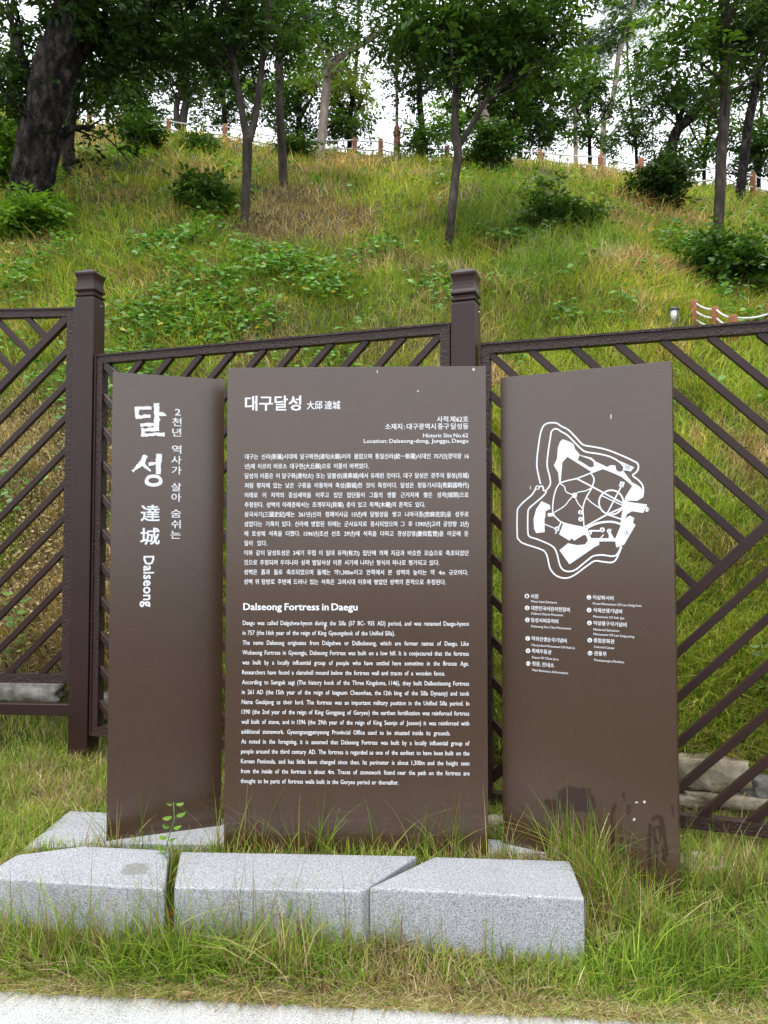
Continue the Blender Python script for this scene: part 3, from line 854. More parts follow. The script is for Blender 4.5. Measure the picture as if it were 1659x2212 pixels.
def fence_section(pa, th, zb, mirror):
    L = LEN - PW - 0.03; Hh = 2.51; R = 0.056
    off = PW / 2 + 0.015
    dirv = np.array((math.cos(th), math.sin(th)))
    base = pa + dirv * off
    Mm = Matrix.Scale(-1, 4, (1, 0, 0)) if mirror else Matrix.Identity(4)
    shift = L if mirror else 0
    bm = bmesh.new()
    D = 0.03
    add_box(bm, 0, R, -D, D, 0, Hh); add_box(bm, L - R, L, -D, D, 0, Hh)
    add_box(bm, R, L - R, -D, D, 0, R); add_box(bm, R, L - R, -D, D, Hh - R, Hh)
    lip = 0.010                                       # raised outer lip round the hammered channel
    add_box(bm, -0.002, lip, -D - .008, -D + .002, -0.002, Hh + .002); add_box(bm, L - lip, L + .002, -D - .008, -D + .002, -0.002, Hh + .002)
    add_box(bm, lip, L - lip, -D - .008, -D + .002, -0.002, lip); add_box(bm, lip, L - lip, -D - .008, -D + .002, Hh - lip, Hh + .002)
    for v in bm.verts:
        v.co = Mm @ v.co; v.co.x += shift
    me = bm_mesh('section_frame', bm)
    fr = link('section_frame', me, M_STEEL_H, fence)
    fr.location = (base[0] - FO[0] + 0.008 * math.sin(th), base[1] - FO[1] - 0.008 * math.cos(th), zb - FO[2]); fr.rotation_euler = (0, 0, th)
    x0, x1, z0, z1 = R, L - R, R, Hh - R
    sp = 0.225
    def bar(ax, az, bx, bz, w, d, ext):
        v = np.array((bx - ax, bz - az)); ln = float(np.linalg.norm(v))
        if ln < 0.06: return
        v /= ln
        bm = bmesh.new()
        add_box(bm, -ext, ln + ext, -d, d, -w / 2, w / 2)
        bevel(bm, 0.003, 1)
        Mx = Matrix.Translation((ax, 0, az)) @ Matrix.Rotation(-math.atan2(v[1], v[0]), 4, 'Y')
        for q in bm.verts:
            q.co = Mm @ (Mx @ q.co); q.co.x += shift
        link('diagonal_bar', bm_mesh('diagonal_bar', bm), M_STEEL, fr)
    # main bar into the top right corner at 45 degrees: z = x + c0
    c0 = z1 - x1
    def par(c, w, d):                       # z = x + c
        ax = max(x0, z0 - c); bx = min(x1, z1 - c)
        if bx > ax: bar(ax, ax + c, bx, bx + c, w, d, 0.012)
    par(c0, 0.052, 0.022)
    k = 1
    while c0 - k * sp > z0 - x1: par(c0 - k * sp, 0.04, 0.017); k += 1
    c = z1 + x0                             # z = -x + c, from the top or left side down to the main bar
    k = 0
    while True:
        cc = z1 + x0 + k * sp
        ax = max(x0, cc - z1); bx = (cc - c0) / 2
        if bx - ax < 0.05: break
        bar(ax, cc - ax, bx, cc - bx, 0.04, 0.017, 0.006); k += 1
    k = 1
    while True:
        cc = z1 + x0 - k * sp
        bx = (cc - c0) / 2
        if bx - x0 < 0.05: break
        bar(x0, cc - x0, bx, cc - bx, 0.04, 0.017, 0.006); k += 1
fence_section(PO0, TH1, 0.475, False)
fence_section(PO1, TH2, 0.145, True)
fence_section(PO2, TH2, 0.012, False)
# loose ground rail under the left section
bm = bmesh.new(); add_box(bm, 0.07, LEN - 0.07, -0.03, 0.03, -0.037, 0.037); bevel(bm, 0.004, 1)
o = link('ground_rail', bm_mesh('ground_rail', bm), M_STEEL, fence)
o.location = (PO0[0] - FO[0], PO0[1] - FO[1], 0.295 - FO[2]); o.rotation_euler = (0, 0, TH1)

# ------------------------------------------------------------------ tubes
def tube(bm, pts, rad, seg=8, wob=0.0, seed=0, cap=True):
    pts = np.asarray(pts, float); rad = np.broadcast_to(np.asarray(rad, float), (len(pts),))
    d = np.gradient(pts, axis=0); d /= np.maximum(np.linalg.norm(d, axis=1)[:, None], 1e-9)
    ref = np.array((0.0, 1.0, 0.13)); ref /= np.linalg.norm(ref)
    prev = None; first = None
    A = np.cross(d, ref); A /= np.maximum(np.linalg.norm(A, axis=1)[:, None], 1e-6)
    B = np.cross(d, A)
    th = 2 * math.pi * np.arange(seg) / seg
    R = np.repeat(rad[:, None], seg, axis=1)
    if wob:
        zz = pts[:, 2][:, None]
        R = R * (1 + wob * 2 * (noise2(np.cos(th)[None, :] * 1.6 + 7 + seed + 0 * zz, zz * 2.2 + np.sin(th)[None, :] * 1.6, seed) - .5)
                 + wob * 1.1 * (noise2(np.cos(th)[None, :] * 4 + 3 + seed + 0 * zz, zz * 6 + np.sin(th)[None, :] * 4, seed + 9) - .5)
                 + wob * .8 * (noise2(th[None, :] * 4.5 + 0 * zz, zz * 1.7, seed + 15) - .5))
    PT = pts[:, None, :] + A[:, None, :] * (R * np.cos(th))[..., None] + B[:, None, :] * (R * np.sin(th))[..., None]
    for i in range(len(pts)):
        ring = [bm.verts.new(PT[i, k]) for k in range(seg)]
        if prev:
            for k in range(seg): bm.faces.new((prev[k], prev[(k + 1) % seg], ring[(k + 1) % seg], ring[k]))
        else: first = ring
        prev = ring
    if cap:
        bm.faces.new(first[::-1]); bm.faces.new(prev)

def lathe(bm, prof, seg=16):
    prev = None
    for z, r in prof:
        ring = [bm.verts.new((r * math.cos(2 * math.pi * k / seg), r * math.sin(2 * math.pi * k / seg), z)) for k in range(seg)]
        if prev:
            for k in range(seg): bm.faces.new((prev[k], prev[(k + 1) % seg], ring[(k + 1) % seg], ring[k]))
        else: bm.faces.new(ring[::-1])
        prev = ring
    bm.faces.new(prev)

# ------------------------------------------------------------------ rope fences
def rope_fence(label, posts, hpost, rpost, ropes, rrope, sag):
    p0 = posts[0]
    root = empty('rope_fence', p0)
    tag(root, label, 'rope fence', 'rope fences on the bank')
    for p in posts:
        bm = bmesh.new()
        lathe(bm, [(-0.15, rpost), (hpost - .03, rpost), (hpost - .005, rpost * .85), (hpost, rpost * .5)], 10)
        o = link('post', bm_mesh('post', bm), M_WOOD, root, True)
        o.location = np.array(p) - p0
    for a, b in zip(posts[:-1], posts[1:]):
        for hr in ropes:
            t = np.linspace(0, 1, 10)
            q = np.array([np.array(a) * (1 - s) + np.array(b) * s + np.array((0, -rpost * 0.6, hr - sag * 4 * s * (1 - s))) for s in t]) - p0
            bm = bmesh.new(); tube(bm, q, rrope, 6)
            link('rope', bm_mesh('rope', bm), M_ROPE, root, True)
crest = []
for px in (180, 247, 355, 479, 625, 765, 822, 905, 968, 1060, 1173, 1305, 1420):
    X = (px - CX) / F * 22.4
    crest.append(np.array((X, 22.4, H(X, 22.4) - 0.05)))
rope_fence('white rope fence on wooden posts along the crest of the bank', crest, 0.74, 0.075, (0.40, 0.66), 0.022, 0.05)
right = []
for px, py in ((1395, 398), (1482, 398), (1576, 402), (1640, 408), (1720, 415), (1810, 425)):
    Yr = 19.6
    X = (px - CX) / F * Yr
    right.append(np.array((X, Yr, H(X, Yr))))
rope_fence('white rope fence on red wooden posts beneath the trees at right', right, 0.80, 0.075, (0.40, 0.70), 0.020, 0.05)
near = []
for px, py in ((1500, 712), (1545, 726), (1584, 744), (1662, 730), (1760, 720)):
    g = ground_at(px, py); near.append(g)
rope_fence('thick white ropes on short wooden posts just above the fence at right', near, 0.34, 0.05, (0.10, 0.20, 0.30), 0.013, 0.03)

# ------------------------------------------------------------------ lamps and stake
g = np.array(((858 - CX) / F * 22.6, 22.6, 0)); g[2] = H(g[0], g[1])
lamp = empty('lamp_post', g); tag(lamp, 'ornate red brown iron lamp post with a tall thin shaft on the crest', 'lamp post')
bm = bmesh.new()
lathe(bm, [(-.2, .20), (.10, .20), (.12, .17), (.22, .16), (.28, .13), (.34, .15), (.38, .11), (1.05, .095), (1.10, .12), (1.16, .10), (1.36, .09), (1.40, .125), (1.50, .10), (1.56, .12), (1.66, .08), (1.72, .10), (1.80, .07)], 18)
for v in bm.verts: v.co.z *= 0.72
link('base_column', bm_mesh('base_column', bm), M_LAMP, lamp, True)
bm = bmesh.new(); lathe(bm, [(1.296, .052), (3.2, .045), (5.4, .038)], 12)
link('shaft', bm_mesh('shaft', bm), M_POLE, lamp, True)
bm = bmesh.new(); lathe(bm, [(5.4, .05), (5.5, .12), (5.9, .2), (5.95, .05), (6.0, .02)], 14)
link('lantern', bm_mesh('lantern', bm), M_DIFF, lamp, True)
g = ground_at(1457, 700)
bl = empty('bollard_light', g); tag(bl, 'small round bollard light with white diffuser on the bank above the fence', 'bollard light')
bm = bmesh.new(); lathe(bm, [(-.1, .05), (.02, .05), (.03, .045), (.05, .045)], 16); link('foot', bm_mesh('foot', bm), M_DARKCAP, bl, True)
bm = bmesh.new(); lathe(bm, [(.05, .045), (.165, .045)], 16); link('diffuser', bm_mesh('diffuser', bm), M_DIFF, bl, True)
bm = bmesh.new(); lathe(bm, [(.165, .06), (.185, .062), (.195, .05), (.20, .02)], 16); link('cap', bm_mesh('cap', bm), M_DARKCAP, bl, True)
for k in range(3):
    bm = bmesh.new(); a = -1.2 + k * 2.09
    add_box(bm, -.005, .005, -.005, .005, .05, .165, Matrix.Translation((.052 * math.cos(a), .052 * math.sin(a), 0)))
    link('bar', bm_mesh('bar', bm), M_DARKCAP, bl)

# ------------------------------------------------------------------ foliage makers
def leaf_quads(base, axis, side, ln, wd):
    """(N,3) arrays -> rhombic leaves"""
    n = np.cross(axis, side)
    mid = base + axis * (ln * 0.45)[:, None] + n * (ln * 0.05)[:, None]
    V = np.stack([base, mid + side * (wd / 2)[:, None], base + axis * ln[:, None], mid - side * (wd / 2)[:, None]], 1)
    return V.reshape(-1, 3)

def unit(v):
    return v / np.maximum(np.linalg.norm(v, axis=1)[:, None], 1e-9)

def sprays(C, col, r, L=(0.3, 0.6), pairs=6, leaf=(0.09, 0.14), wr=0.42, el=(-0.6, 0.3), jitter=0.25):
    """twigs carrying paired leaves; returns vertices and colours"""
    n = len(C)
    az = r.random(n) * 2 * math.pi; e = el[0] + (el[1] - el[0]) * r.random(n)
    d = np.stack([np.cos(az) * np.cos(e), np.sin(az) * np.cos(e), np.sin(e)], 1)
    up = unit(np.array((0, 0, 1.0)) + r.normal(0, 0.35, (n, 3)))
    s = unit(np.cross(d, up)); Ls = L[0] + (L[1] - L[0]) * r.random(n)
    Vs = []; Cs = []
    for k in range(pairs):
        t = (k + 0.5) / pairs
        b = C + d * (Ls * t)[:, None] + np.array((0, 0, -0.18)) * (Ls * t * t)[:, None]
        for sg in (-1, 1):
            ax = unit(d * 0.55 + s * sg * 0.85 + r.normal(0, jitter, (n, 3)) + np.array((0, 0, -0.15)))
            nn = unit(up + r.normal(0, 0.4, (n, 3)))
            sd = unit(np.cross(nn, ax))
            ln = (leaf[0] + (leaf[1] - leaf[0]) * r.random(n)) * (1 - 0.35 * abs(t - 0.5))
            Vs.append(leaf_quads(b + r.normal(0, 0.015, (n, 3)), ax, sd, ln, ln * wr))
            c = col * (0.8 + 0.4 * r.random((n, 1)))
            Cs.append(np.repeat(c, 4, axis=0))
    return np.concatenate(Vs), np.concatenate(Cs)

def leaf_mesh(name, V, C):
    Fq = np.arange(len(V)).reshape(-1, 4)
    return fast_mesh(name, V, Fq, np.clip(C, 0.002, 1))

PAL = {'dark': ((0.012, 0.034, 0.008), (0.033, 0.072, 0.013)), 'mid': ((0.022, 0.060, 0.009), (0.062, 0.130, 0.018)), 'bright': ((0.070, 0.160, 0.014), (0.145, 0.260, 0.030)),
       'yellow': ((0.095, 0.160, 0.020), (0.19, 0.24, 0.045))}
def pick(pal, n, r):
    a, b = (np.array(q) for q in PAL[pal]); t = r.random((n, 1))
    return a * (1 - t) + b * t

def crown_leaves(ells, Y0, r, dens=1.0, leaf=(0.09, 0.14), L=(0.3, 0.6), wr=0.42, base=None):
    """ells: (px, py, rx px, ry px, palette, density)"""
    Vs = []; Cs = []
    for (px, py, rx, ry, pal, de) in ells:
        c = at(px, py, Y0)
        a = rx / F * Y0; b = ry / F * Y0; dpt = min(max(a, 0.7), 2.0)
        area = math.pi * a * b
        n = max(int(area * 165 * dens * de * (0.115 / np.mean(leaf)) ** 2), 8)
        # clumps inside the ellipsoid
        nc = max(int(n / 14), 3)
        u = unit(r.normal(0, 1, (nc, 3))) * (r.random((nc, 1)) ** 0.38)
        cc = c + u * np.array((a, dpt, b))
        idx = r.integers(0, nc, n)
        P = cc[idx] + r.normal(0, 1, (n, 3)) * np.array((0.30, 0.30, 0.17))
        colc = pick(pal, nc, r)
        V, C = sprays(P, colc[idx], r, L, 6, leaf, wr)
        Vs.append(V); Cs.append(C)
    return np.concatenate(Vs), np.concatenate(Cs)

def resample(pts, n):
    return catmull(pts, False, n)

def tree(name, label, trunks, crown, Y=None, base_px=None, bark=None, seed=1, group=None, dens=1.0, leaf=(0.12, 0.18), wob=0.10, cat='tree', L=(0.3, 0.6), twigs=True):
    """trunks: list of limbs, each [(px, py, width px), ...] from the foot up; depth from the foot"""
    r = np.random.default_rng(seed)
    if Y is None:
        g = ground_at(*base_px); Y = g[1]
    x0, y0 = trunks[0][0][:2]
    foot = at(x0, y0, Y); foot[2] = H(foot[0], foot[1])
    root = empty(name, foot); tag(root, label, cat, group)
    bm = bmesh.new()
    ends = []
    for li, limb in enumerate(trunks):
        pts = np.array([at(a, b, Y) for a, b, w in limb]); rad = np.array([w / 2 / F * Y for a, b, w in limb])
        yoff = np.cumsum(r.normal(0, 0.10, len(pts))); yoff -= yoff[0]
        if li: yoff += 0
        pts[:, 1] += yoff * (1 if li == 0 else 0.8)
        if li == 0:
            pts[0, 2] = foot[2] - 0.12
            pts = np.vstack([pts[0] - (0, 0, 0.25), pts]); rad = np.concatenate([[rad[0] * 1.25], rad])
        q = catmull(np.column_stack([pts, rad]), False, 14 if rad[0] > .3 else 5)
        tube(bm, q[:, :3] - foot, np.maximum(q[:, 3], 0.004), (40 if rad[0] > .3 else 12) if li == 0 else 8, wob, seed + li)
        ends.append(q)
    # twigs from the upper limbs towards the leaf masses
    if twigs and crown:
        allp = np.concatenate([q[len(q) // 3:] for q in ends])
        for (px, py, rx, ry, pal, de) in crown:
            c = at(px, py, Y)
            for k in range(3):
                tgt = c + r.normal(0, 1, 3) * np.array((rx / F * Y * .5, .6, ry / F * Y * .45))
                sel = allp[np.argsort(np.linalg.norm(allp[:, :3] - (tgt - (0, 0, 0.5)), axis=1))[:6]][r.integers(0, 6)]
                a = sel[:3]; m = (a + tgt) / 2 + r.normal(0, .12, 3) + np.array((0, 0, .15))
                if np.linalg.norm(tgt - a) < 6:
                    tube(bm, catmull([a, m, tgt], False, 4) - foot, np.linspace(min(sel[3] * .5, .035), .006, 9), 5)
    link('trunk', bm_mesh('trunk', bm), bark or M_BARK, root, True)
    if crown:
        V, C = crown_leaves(crown, Y, r, dens, leaf, L)
        link('crown', leaf_mesh('crown', V - foot, C), M_LEAF, root)
    return root

# ------------------------------------------------------------------ trees on the bank
tree('old_tree', 'massive old tree with dark furrowed leaning trunk, at far left', [[(62, 478, 96), (85, 400, 84), (100, 300, 88), (122, 200, 84), (156, 100, 80), (192, 0, 74), (228, -130, 62)], [(105, 320, 40), (150, 285, 18), (190, 262, 8)], [(92, 250, 40), (60, 160, 26), (30, 60, 16)], [(140, 140, 50), (230, 70, 30), (330, 20, 18), (420, -10, 10)]],
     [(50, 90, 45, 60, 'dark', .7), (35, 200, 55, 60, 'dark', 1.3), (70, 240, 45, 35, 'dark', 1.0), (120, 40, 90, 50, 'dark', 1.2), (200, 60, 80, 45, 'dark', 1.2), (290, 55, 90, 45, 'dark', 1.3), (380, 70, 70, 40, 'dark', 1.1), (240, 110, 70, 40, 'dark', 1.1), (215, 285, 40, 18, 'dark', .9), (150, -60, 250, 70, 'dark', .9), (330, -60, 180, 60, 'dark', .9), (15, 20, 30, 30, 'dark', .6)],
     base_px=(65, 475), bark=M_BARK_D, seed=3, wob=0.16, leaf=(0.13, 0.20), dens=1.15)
tree('slim_tree', 'grey trunk standing behind the massive old tree at left', [[(155, 385, 30), (152, 330, 28), (158, 270, 26), (170, 190, 22), (190, 60, 18)]], [(200, 190, 60, 40, 'mid', 1.0), (240, 200, 40, 40, 'mid', .7), (190, 110, 70, 50, 'dark', .8)], base_px=(155, 385), seed=5)
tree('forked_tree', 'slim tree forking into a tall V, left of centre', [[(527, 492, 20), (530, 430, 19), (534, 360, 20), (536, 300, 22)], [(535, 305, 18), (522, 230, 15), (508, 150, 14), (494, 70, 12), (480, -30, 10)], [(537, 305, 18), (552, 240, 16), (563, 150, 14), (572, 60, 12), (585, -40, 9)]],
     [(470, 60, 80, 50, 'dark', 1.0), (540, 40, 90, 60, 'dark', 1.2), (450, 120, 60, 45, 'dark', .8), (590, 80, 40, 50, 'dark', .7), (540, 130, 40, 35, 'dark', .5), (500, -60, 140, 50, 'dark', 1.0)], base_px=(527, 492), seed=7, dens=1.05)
tree('straight_tree', 'straight slim tree just right of the forked tree', [[(612, 402, 22), (610, 340, 19), (606, 250, 17), (605, 150, 17), (606, 40, 15), (610, -60, 12)], [(606, 120, 10), (640, 60, 7), (680, 20, 5)]],
     [(620, 40, 60, 45, 'mid', .9), (660, 60, 60, 45, 'mid', .9), (590, -40, 110, 40, 'dark', 1.0), (640, 120, 40, 30, 'bright', .6), (590, 20, 40, 30, 'dark', .9)], base_px=(612, 402), seed=9, dens=0.95)
tree('bent_tree', 'pale trunk bending right near its top, on the crest', [[(690, 328, 22), (695, 280, 20), (700, 220, 19), (706, 160, 18), (716, 132, 16), (745, 110, 14), (790, 82, 12), (840, 50, 9)], [(706, 165, 10), (690, 90, 8), (675, 20, 6)], [(708, 150, 9), (720, 70, 7), (726, 0, 5)]],
     [(700, 60, 70, 50, 'mid', .85), (760, 50, 70, 40, 'mid', .8), (800, 70, 45, 30, 'mid', .6), (690, -30, 120, 45, 'mid', 1.0), (650, 150, 35, 35, 'yellow', .5), (748, 150, 30, 40, 'yellow', .5)], base_px=(690, 330), bark=M_BARK_P, seed=11, dens=0.8)
tree('leaning_tree', 'slim dark tree with a side limb rising right, above the right fence post', [[(966, 548, 18), (972, 480, 18), (980, 400, 18), (987, 340, 19), (984, 305, 20), (982, 250, 15), (987, 170, 14), (990, 100, 13), (1000, 10, 11), (1010, -60, 9)], [(990, 320, 12), (1012, 282, 12), (1035, 245, 11), (1058, 205, 10), (1085, 180, 7)], [(1048, 225, 7), (1058, 180, 6), (1066, 130, 4)]],
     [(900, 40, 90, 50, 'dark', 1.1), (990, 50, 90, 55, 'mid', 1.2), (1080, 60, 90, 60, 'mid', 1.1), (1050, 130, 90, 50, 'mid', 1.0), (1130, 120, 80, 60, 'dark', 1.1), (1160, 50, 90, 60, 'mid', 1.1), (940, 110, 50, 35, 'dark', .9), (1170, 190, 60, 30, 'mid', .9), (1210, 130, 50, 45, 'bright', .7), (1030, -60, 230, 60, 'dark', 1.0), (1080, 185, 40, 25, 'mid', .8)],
     base_px=(968, 548), bark=M_BARK, seed=13, leaf=(0.12, 0.19), dens=1.1)
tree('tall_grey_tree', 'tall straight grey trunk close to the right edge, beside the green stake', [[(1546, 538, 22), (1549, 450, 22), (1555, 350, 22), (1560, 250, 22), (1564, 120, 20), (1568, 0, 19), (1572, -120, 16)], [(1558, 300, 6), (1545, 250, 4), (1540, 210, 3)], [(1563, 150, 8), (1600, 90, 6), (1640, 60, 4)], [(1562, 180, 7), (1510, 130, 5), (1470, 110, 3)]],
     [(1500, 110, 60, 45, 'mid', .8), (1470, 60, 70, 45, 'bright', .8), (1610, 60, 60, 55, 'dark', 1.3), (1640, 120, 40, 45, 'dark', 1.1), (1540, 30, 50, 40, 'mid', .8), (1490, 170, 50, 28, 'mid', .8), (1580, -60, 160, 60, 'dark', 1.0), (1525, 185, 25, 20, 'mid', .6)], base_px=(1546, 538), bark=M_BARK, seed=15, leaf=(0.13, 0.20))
g = ground_at(1557, 505)
bm = bmesh.new(); lathe(bm, [(-.2, .042), (1.5, .042), (1.52, .03)], 12)
o = link('support_stake', bm_mesh('support_stake', bm), M_GREENPOLE, smooth=True); o.location = g; o.rotation_euler = (0, .03, 0)
tag(o, 'pale green stake standing close behind the tall grey trunk at right', 'stake')
tree('dark_tree', 'dark leaning trunk at the right edge, below dense shade', [[(1597, 432, 22), (1606, 360, 20), (1614, 280, 19), (1628, 190, 18), (1650, 90, 17), (1675, 0, 14)]], [(1630, 60, 60, 60, 'dark', 1.2), (1600, 150, 50, 40, 'dark', .7), (1660, 150, 40, 50, 'dark', 1.0), (1690, 60, 80, 80, 'dark', 1.0)], base_px=(1597, 432), bark=M_BARK_D, seed=17, leaf=(0.12, 0.18))
tree('twin_trunk_tree', 'two close trunks twisting together on the crest at left', [[(388, 280, 20), (396, 240, 18), (402, 200, 16), (396, 120, 14), (396, 20, 12)], [(384, 275, 16), (380, 230, 14), (392, 190, 12), (404, 120, 10), (420, 40, 8)]],
     [(370, 130, 60, 40, 'mid', .9), (430, 150, 60, 40, 'mid', .8), (330, 160, 55, 35, 'dark', .8), (400, 60, 90, 40, 'dark', .9), (400, 205, 45, 22, 'mid', .5)], Y=22.6, seed=19)
tree('pale_sapling', 'thin pale sapling with a small fork on the crest at right', [[(1245, 345, 11), (1244, 290, 10), (1246, 240, 10), (1240, 200, 9), (1236, 170, 7)], [(1246, 235, 7), (1256, 212, 5), (1262, 190, 3)]], [(1240, 150, 50, 30, 'bright', .7), (1270, 110, 60, 35, 'mid', .7)], base_px=(1245, 345), bark=M_BARK_P, seed=21, dens=.8)
tree('pale_curved_tree', 'slender pale trunk curving to the right on the crest', [[(1296, 345, 16), (1303, 300, 13), (1316, 250, 12), (1326, 190, 11), (1338, 110, 10), (1360, 40, 8), (1372, -30, 6)], [(1326, 190, 5), (1350, 160, 4), (1385, 145, 3)]], [(1330, 60, 50, 40, 'mid', .8), (1290, 100, 45, 40, 'dark', .9), (1390, 70, 60, 40, 'bright', .6), (1360, -20, 90, 40, 'mid', .9)], base_px=(1296, 345), bark=M_BARK_P, seed=23)
tree('grey_tree', 'thick pale grey trunk rising behind a round shrub, right of the lamp post', [[(1046, 345, 26), (1046, 280, 24), (1044, 210, 23), (1042, 130, 20), (1046, 40, 17)]], [(1030, 140, 60, 40, 'mid', .8), (1080, 110, 70, 45, 'mid', .9), (1050, 40, 100, 45, 'dark', .9)], Y=22.5, bark=M_BARK_P, seed=25)
tree('ivy_tree', 'dark trunk wrapped in bright leaves beside the lamp post', [[(912, 340, 16), (912, 280, 15), (908, 220, 14), (905, 150, 12), (900, 60, 10)], [(908, 210, 7), (950, 170, 5), (980, 150, 3)]],
     [(925, 285, 40, 45, 'bright', 1.2), (915, 320, 45, 22, 'mid', 1.2), (898, 160, 48, 32, 'dark', 1.1), (908, 210, 35, 20, 'dark', .6), (900, 90, 70, 40, 'dark', 1.1)], Y=22.2, bark=M_BARK_D, seed=27)
tree('leaning_dark_tree', 'dark trunk leaning right behind the rope fence at right', [[(1432, 345, 26), (1455, 300, 24), (1490, 255, 22), (1528, 205, 18), (1560, 150, 12)], [(1455, 300, 14), (1470, 250, 11), (1490, 190, 8)]], [(1440, 225, 60, 38, 'dark', 1.1), (1400, 160, 55, 35, 'mid', .8), (1500, 200, 60, 40, 'mid', .9), (1420, 120, 60, 35, 'mid', .8), (1540, 230, 45, 40, 'bright', .7)], Y=23.5, bark=M_BARK_D, seed=29)

back = [  # trees beyond the crest: label, trunk px, width, lean, Y, crown
    ('slim background tree with leafy crown between the two left trunks', 300, 12, 12, 27, [(300, 210, 60, 45, 'mid', .6), (270, 160, 60, 40, 'mid', .7), (330, 255, 40, 22, 'mid', .5), (310, 90, 80, 50, 'dark', .9)]),
    ('dark background tree behind the forked trunk', 490, 12, -30, 28, [(480, 220, 55, 45, 'mid', .55), (520, 170, 60, 45, 'dark', .7), (440, 190, 50, 40, 'mid', .6), (470, 130, 70, 40, 'dark', .7), (560, 230, 45, 40, 'mid', .6)]),
    ('bushy dark background tree between the straight and the bent trunk', 645, 13, 8, 26, [(650, 215, 55, 45, 'mid', .8), (635, 265, 55, 28, 'dark', .9), (600, 190, 40, 45, 'bright', .5), (670, 165, 45, 40, 'bright', .5), (680, 270, 30, 20, 'dark', .8)]),
    ('light green background tree with a sideways bough, left of the lamp post', 752, 12, 20, 27, [(760, 200, 50, 55, 'yellow', .7), (735, 150, 40, 45, 'bright', .6), (740, 260, 45, 28, 'dark', .9), (770, 290, 50, 15, 'mid', .8), (745, 215, 30, 30, 'yellow', .5)]),
    ('dark background tree right of the thick grey trunk', 1120, 14, 20, 25, [(1120, 220, 70, 50, 'dark', 1.0), (1180, 260, 55, 40, 'dark', .9), (1090, 280, 45, 30, 'dark', .7), (1150, 170, 70, 40, 'mid', .9), (1200, 300, 50, 25, 'mid', .7)]),
    ('background tree between the two pale slender trunks', 1275, 10, -15, 27, [(1265, 290, 45, 30, 'mid', .7), (1280, 240, 35, 40, 'dark', .7), (1300, 190, 40, 35, 'mid', .6), (1270, 160, 50, 30, 'mid', .7)]),
    ('sparse background tree right of the curved pale trunk', 1380, 8, -20, 28, [(1365, 250, 40, 35, 'mid', .55), (1340, 300, 40, 22, 'mid', .7), (1390, 300, 40, 22, 'dark', .7), (1360, 190, 30, 30, 'mid', .4)]),
    ('light green background tree behind the tall grey trunk', 1520, 9, 10, 24, [(1500, 310, 45, 35, 'bright', .7), (1520, 260, 40, 35, 'bright', .6), (1580, 300, 35, 40, 'mid', .7), (1480, 345, 50, 18, 'mid', .9)]),
    ('leafy background tree at the right edge behind the dark trunk', 1640, 10, 15, 24, [(1640, 320, 40, 50, 'mid', .9), (1660, 230, 40, 40, 'mid', .6), (1620, 370, 50, 18, 'dark', .9), (1690, 300, 50, 60, 'mid', .8)]),
    ('tree with bright crown far behind the lamp post', 985, 10, 15, 27, [(985, 230, 45, 40, 'bright', .6), (1000, 280, 40, 30, 'mid', .7), (970, 180, 40, 30, 'mid', .6)]),
    ('background tree at far left behind the old trunk', 20, 14, 10, 24, [(20, 250, 50, 50, 'mid', .9), (-40, 150, 70, 80, 'mid', .8), (20, 320, 40, 40, 'bright', .9)]),
    ('small background tree beyond the crest left of the twin trunks', 235, 10, -10, 26, [(240, 215, 45, 30, 'mid', .8), (215, 180, 40, 30, 'dark', .8), (270, 130, 60, 35, 'dark', .8)]),
]
for k, (lab, px, w, lean, Y, cr) in enumerate(back):
    yb = float(np.interp(px, CREST_PX, CREST_PY)) + 6
    tree('background_tree', lab, [[(px, yb, w), (px + lean * .2, yb - 60, w * .9), (px + lean * .6, yb - 130, w * .8), (px + lean, yb - 220, w * .6), (px + lean * 1.2, yb - 320, w * .4)], [(px + lean * .2, yb - 55, w * .6), (px + 25, yb - 100, w * .4), (px + 50, yb - 150, w * .25)], [(px + lean * .3, yb - 70, w * .6), (px - 28, yb - 120, w * .4), (px - 40, yb - 170, w * .25)]],
         cr, Y=Y, bark=M_BARK_D, seed=40 + k, group='trees beyond the crest', leaf=(0.14, 0.22), dens=1.35, L=(0.35, 0.65))

# ------------------------------------------------------------------ shrubs
def shrub(label, px, py, rx, ry, pal, seed, n=700, leaf=(0.09, 0.15), group='shrubs on the bank', name='shrub'):
    r = np.random.default_rng(seed)
    g = ground_at(px, py + ry * 0.8); Y = g[1]
    a = rx / F * Y; b = ry / F * Y
    root = empty(name, g); tag(root, label, 'shrub', group)
    nc = 46
    lob = np.stack([r.uniform(-.75, .75, 7), r.uniform(-.6, .6, 7), r.uniform(.1, 1.1, 7)], 1)
    u = lob[r.integers(0, 7, nc)] + unit(r.normal(0, 1, (nc, 3))) * (r.random((nc, 1)) ** 0.5) * r.uniform(.25, .6, (nc, 1)); u[:, 2] = np.abs(u[:, 2]) * 1.25
    cc = u * np.array((a, min(a, .8), b)) + np.array((0, 0, 0.03))
    idx = r.integers(0, nc, n)
    P = cc[idx] + r.normal(0, .13, (n, 3))
    V, C = sprays(P, pick(pal, nc, r)[idx], r, (0.22, 0.46), 5, leaf, 0.5, (-.3, .9))
    link('foliage', leaf_mesh('foliage', V, C), M_WEED, root)
    bm = bmesh.new()
    for k in range(9):
        t = cc[r.integers(0, nc)]
        tube(bm, catmull([(0, 0, -.1), t * .5 + r.normal(0, .05, 3), t], False, 3), np.linspace(.02, .006, 7), 5)
    link('stem', bm_mesh('stem', bm), M_BARK, root, True)
shrub('large dark glossy shrub on the upper bank, right of centre', 1402, 395, 72, 58, 'dark', 61, 900)
shrub('round dark shrub on the crest under the thick grey trunk', 1048, 332, 50, 42, 'mid', 62, 700)
shrub('wide leafy shrub at the right edge above the fence', 1600, 580, 80, 52, 'mid', 63, 900)
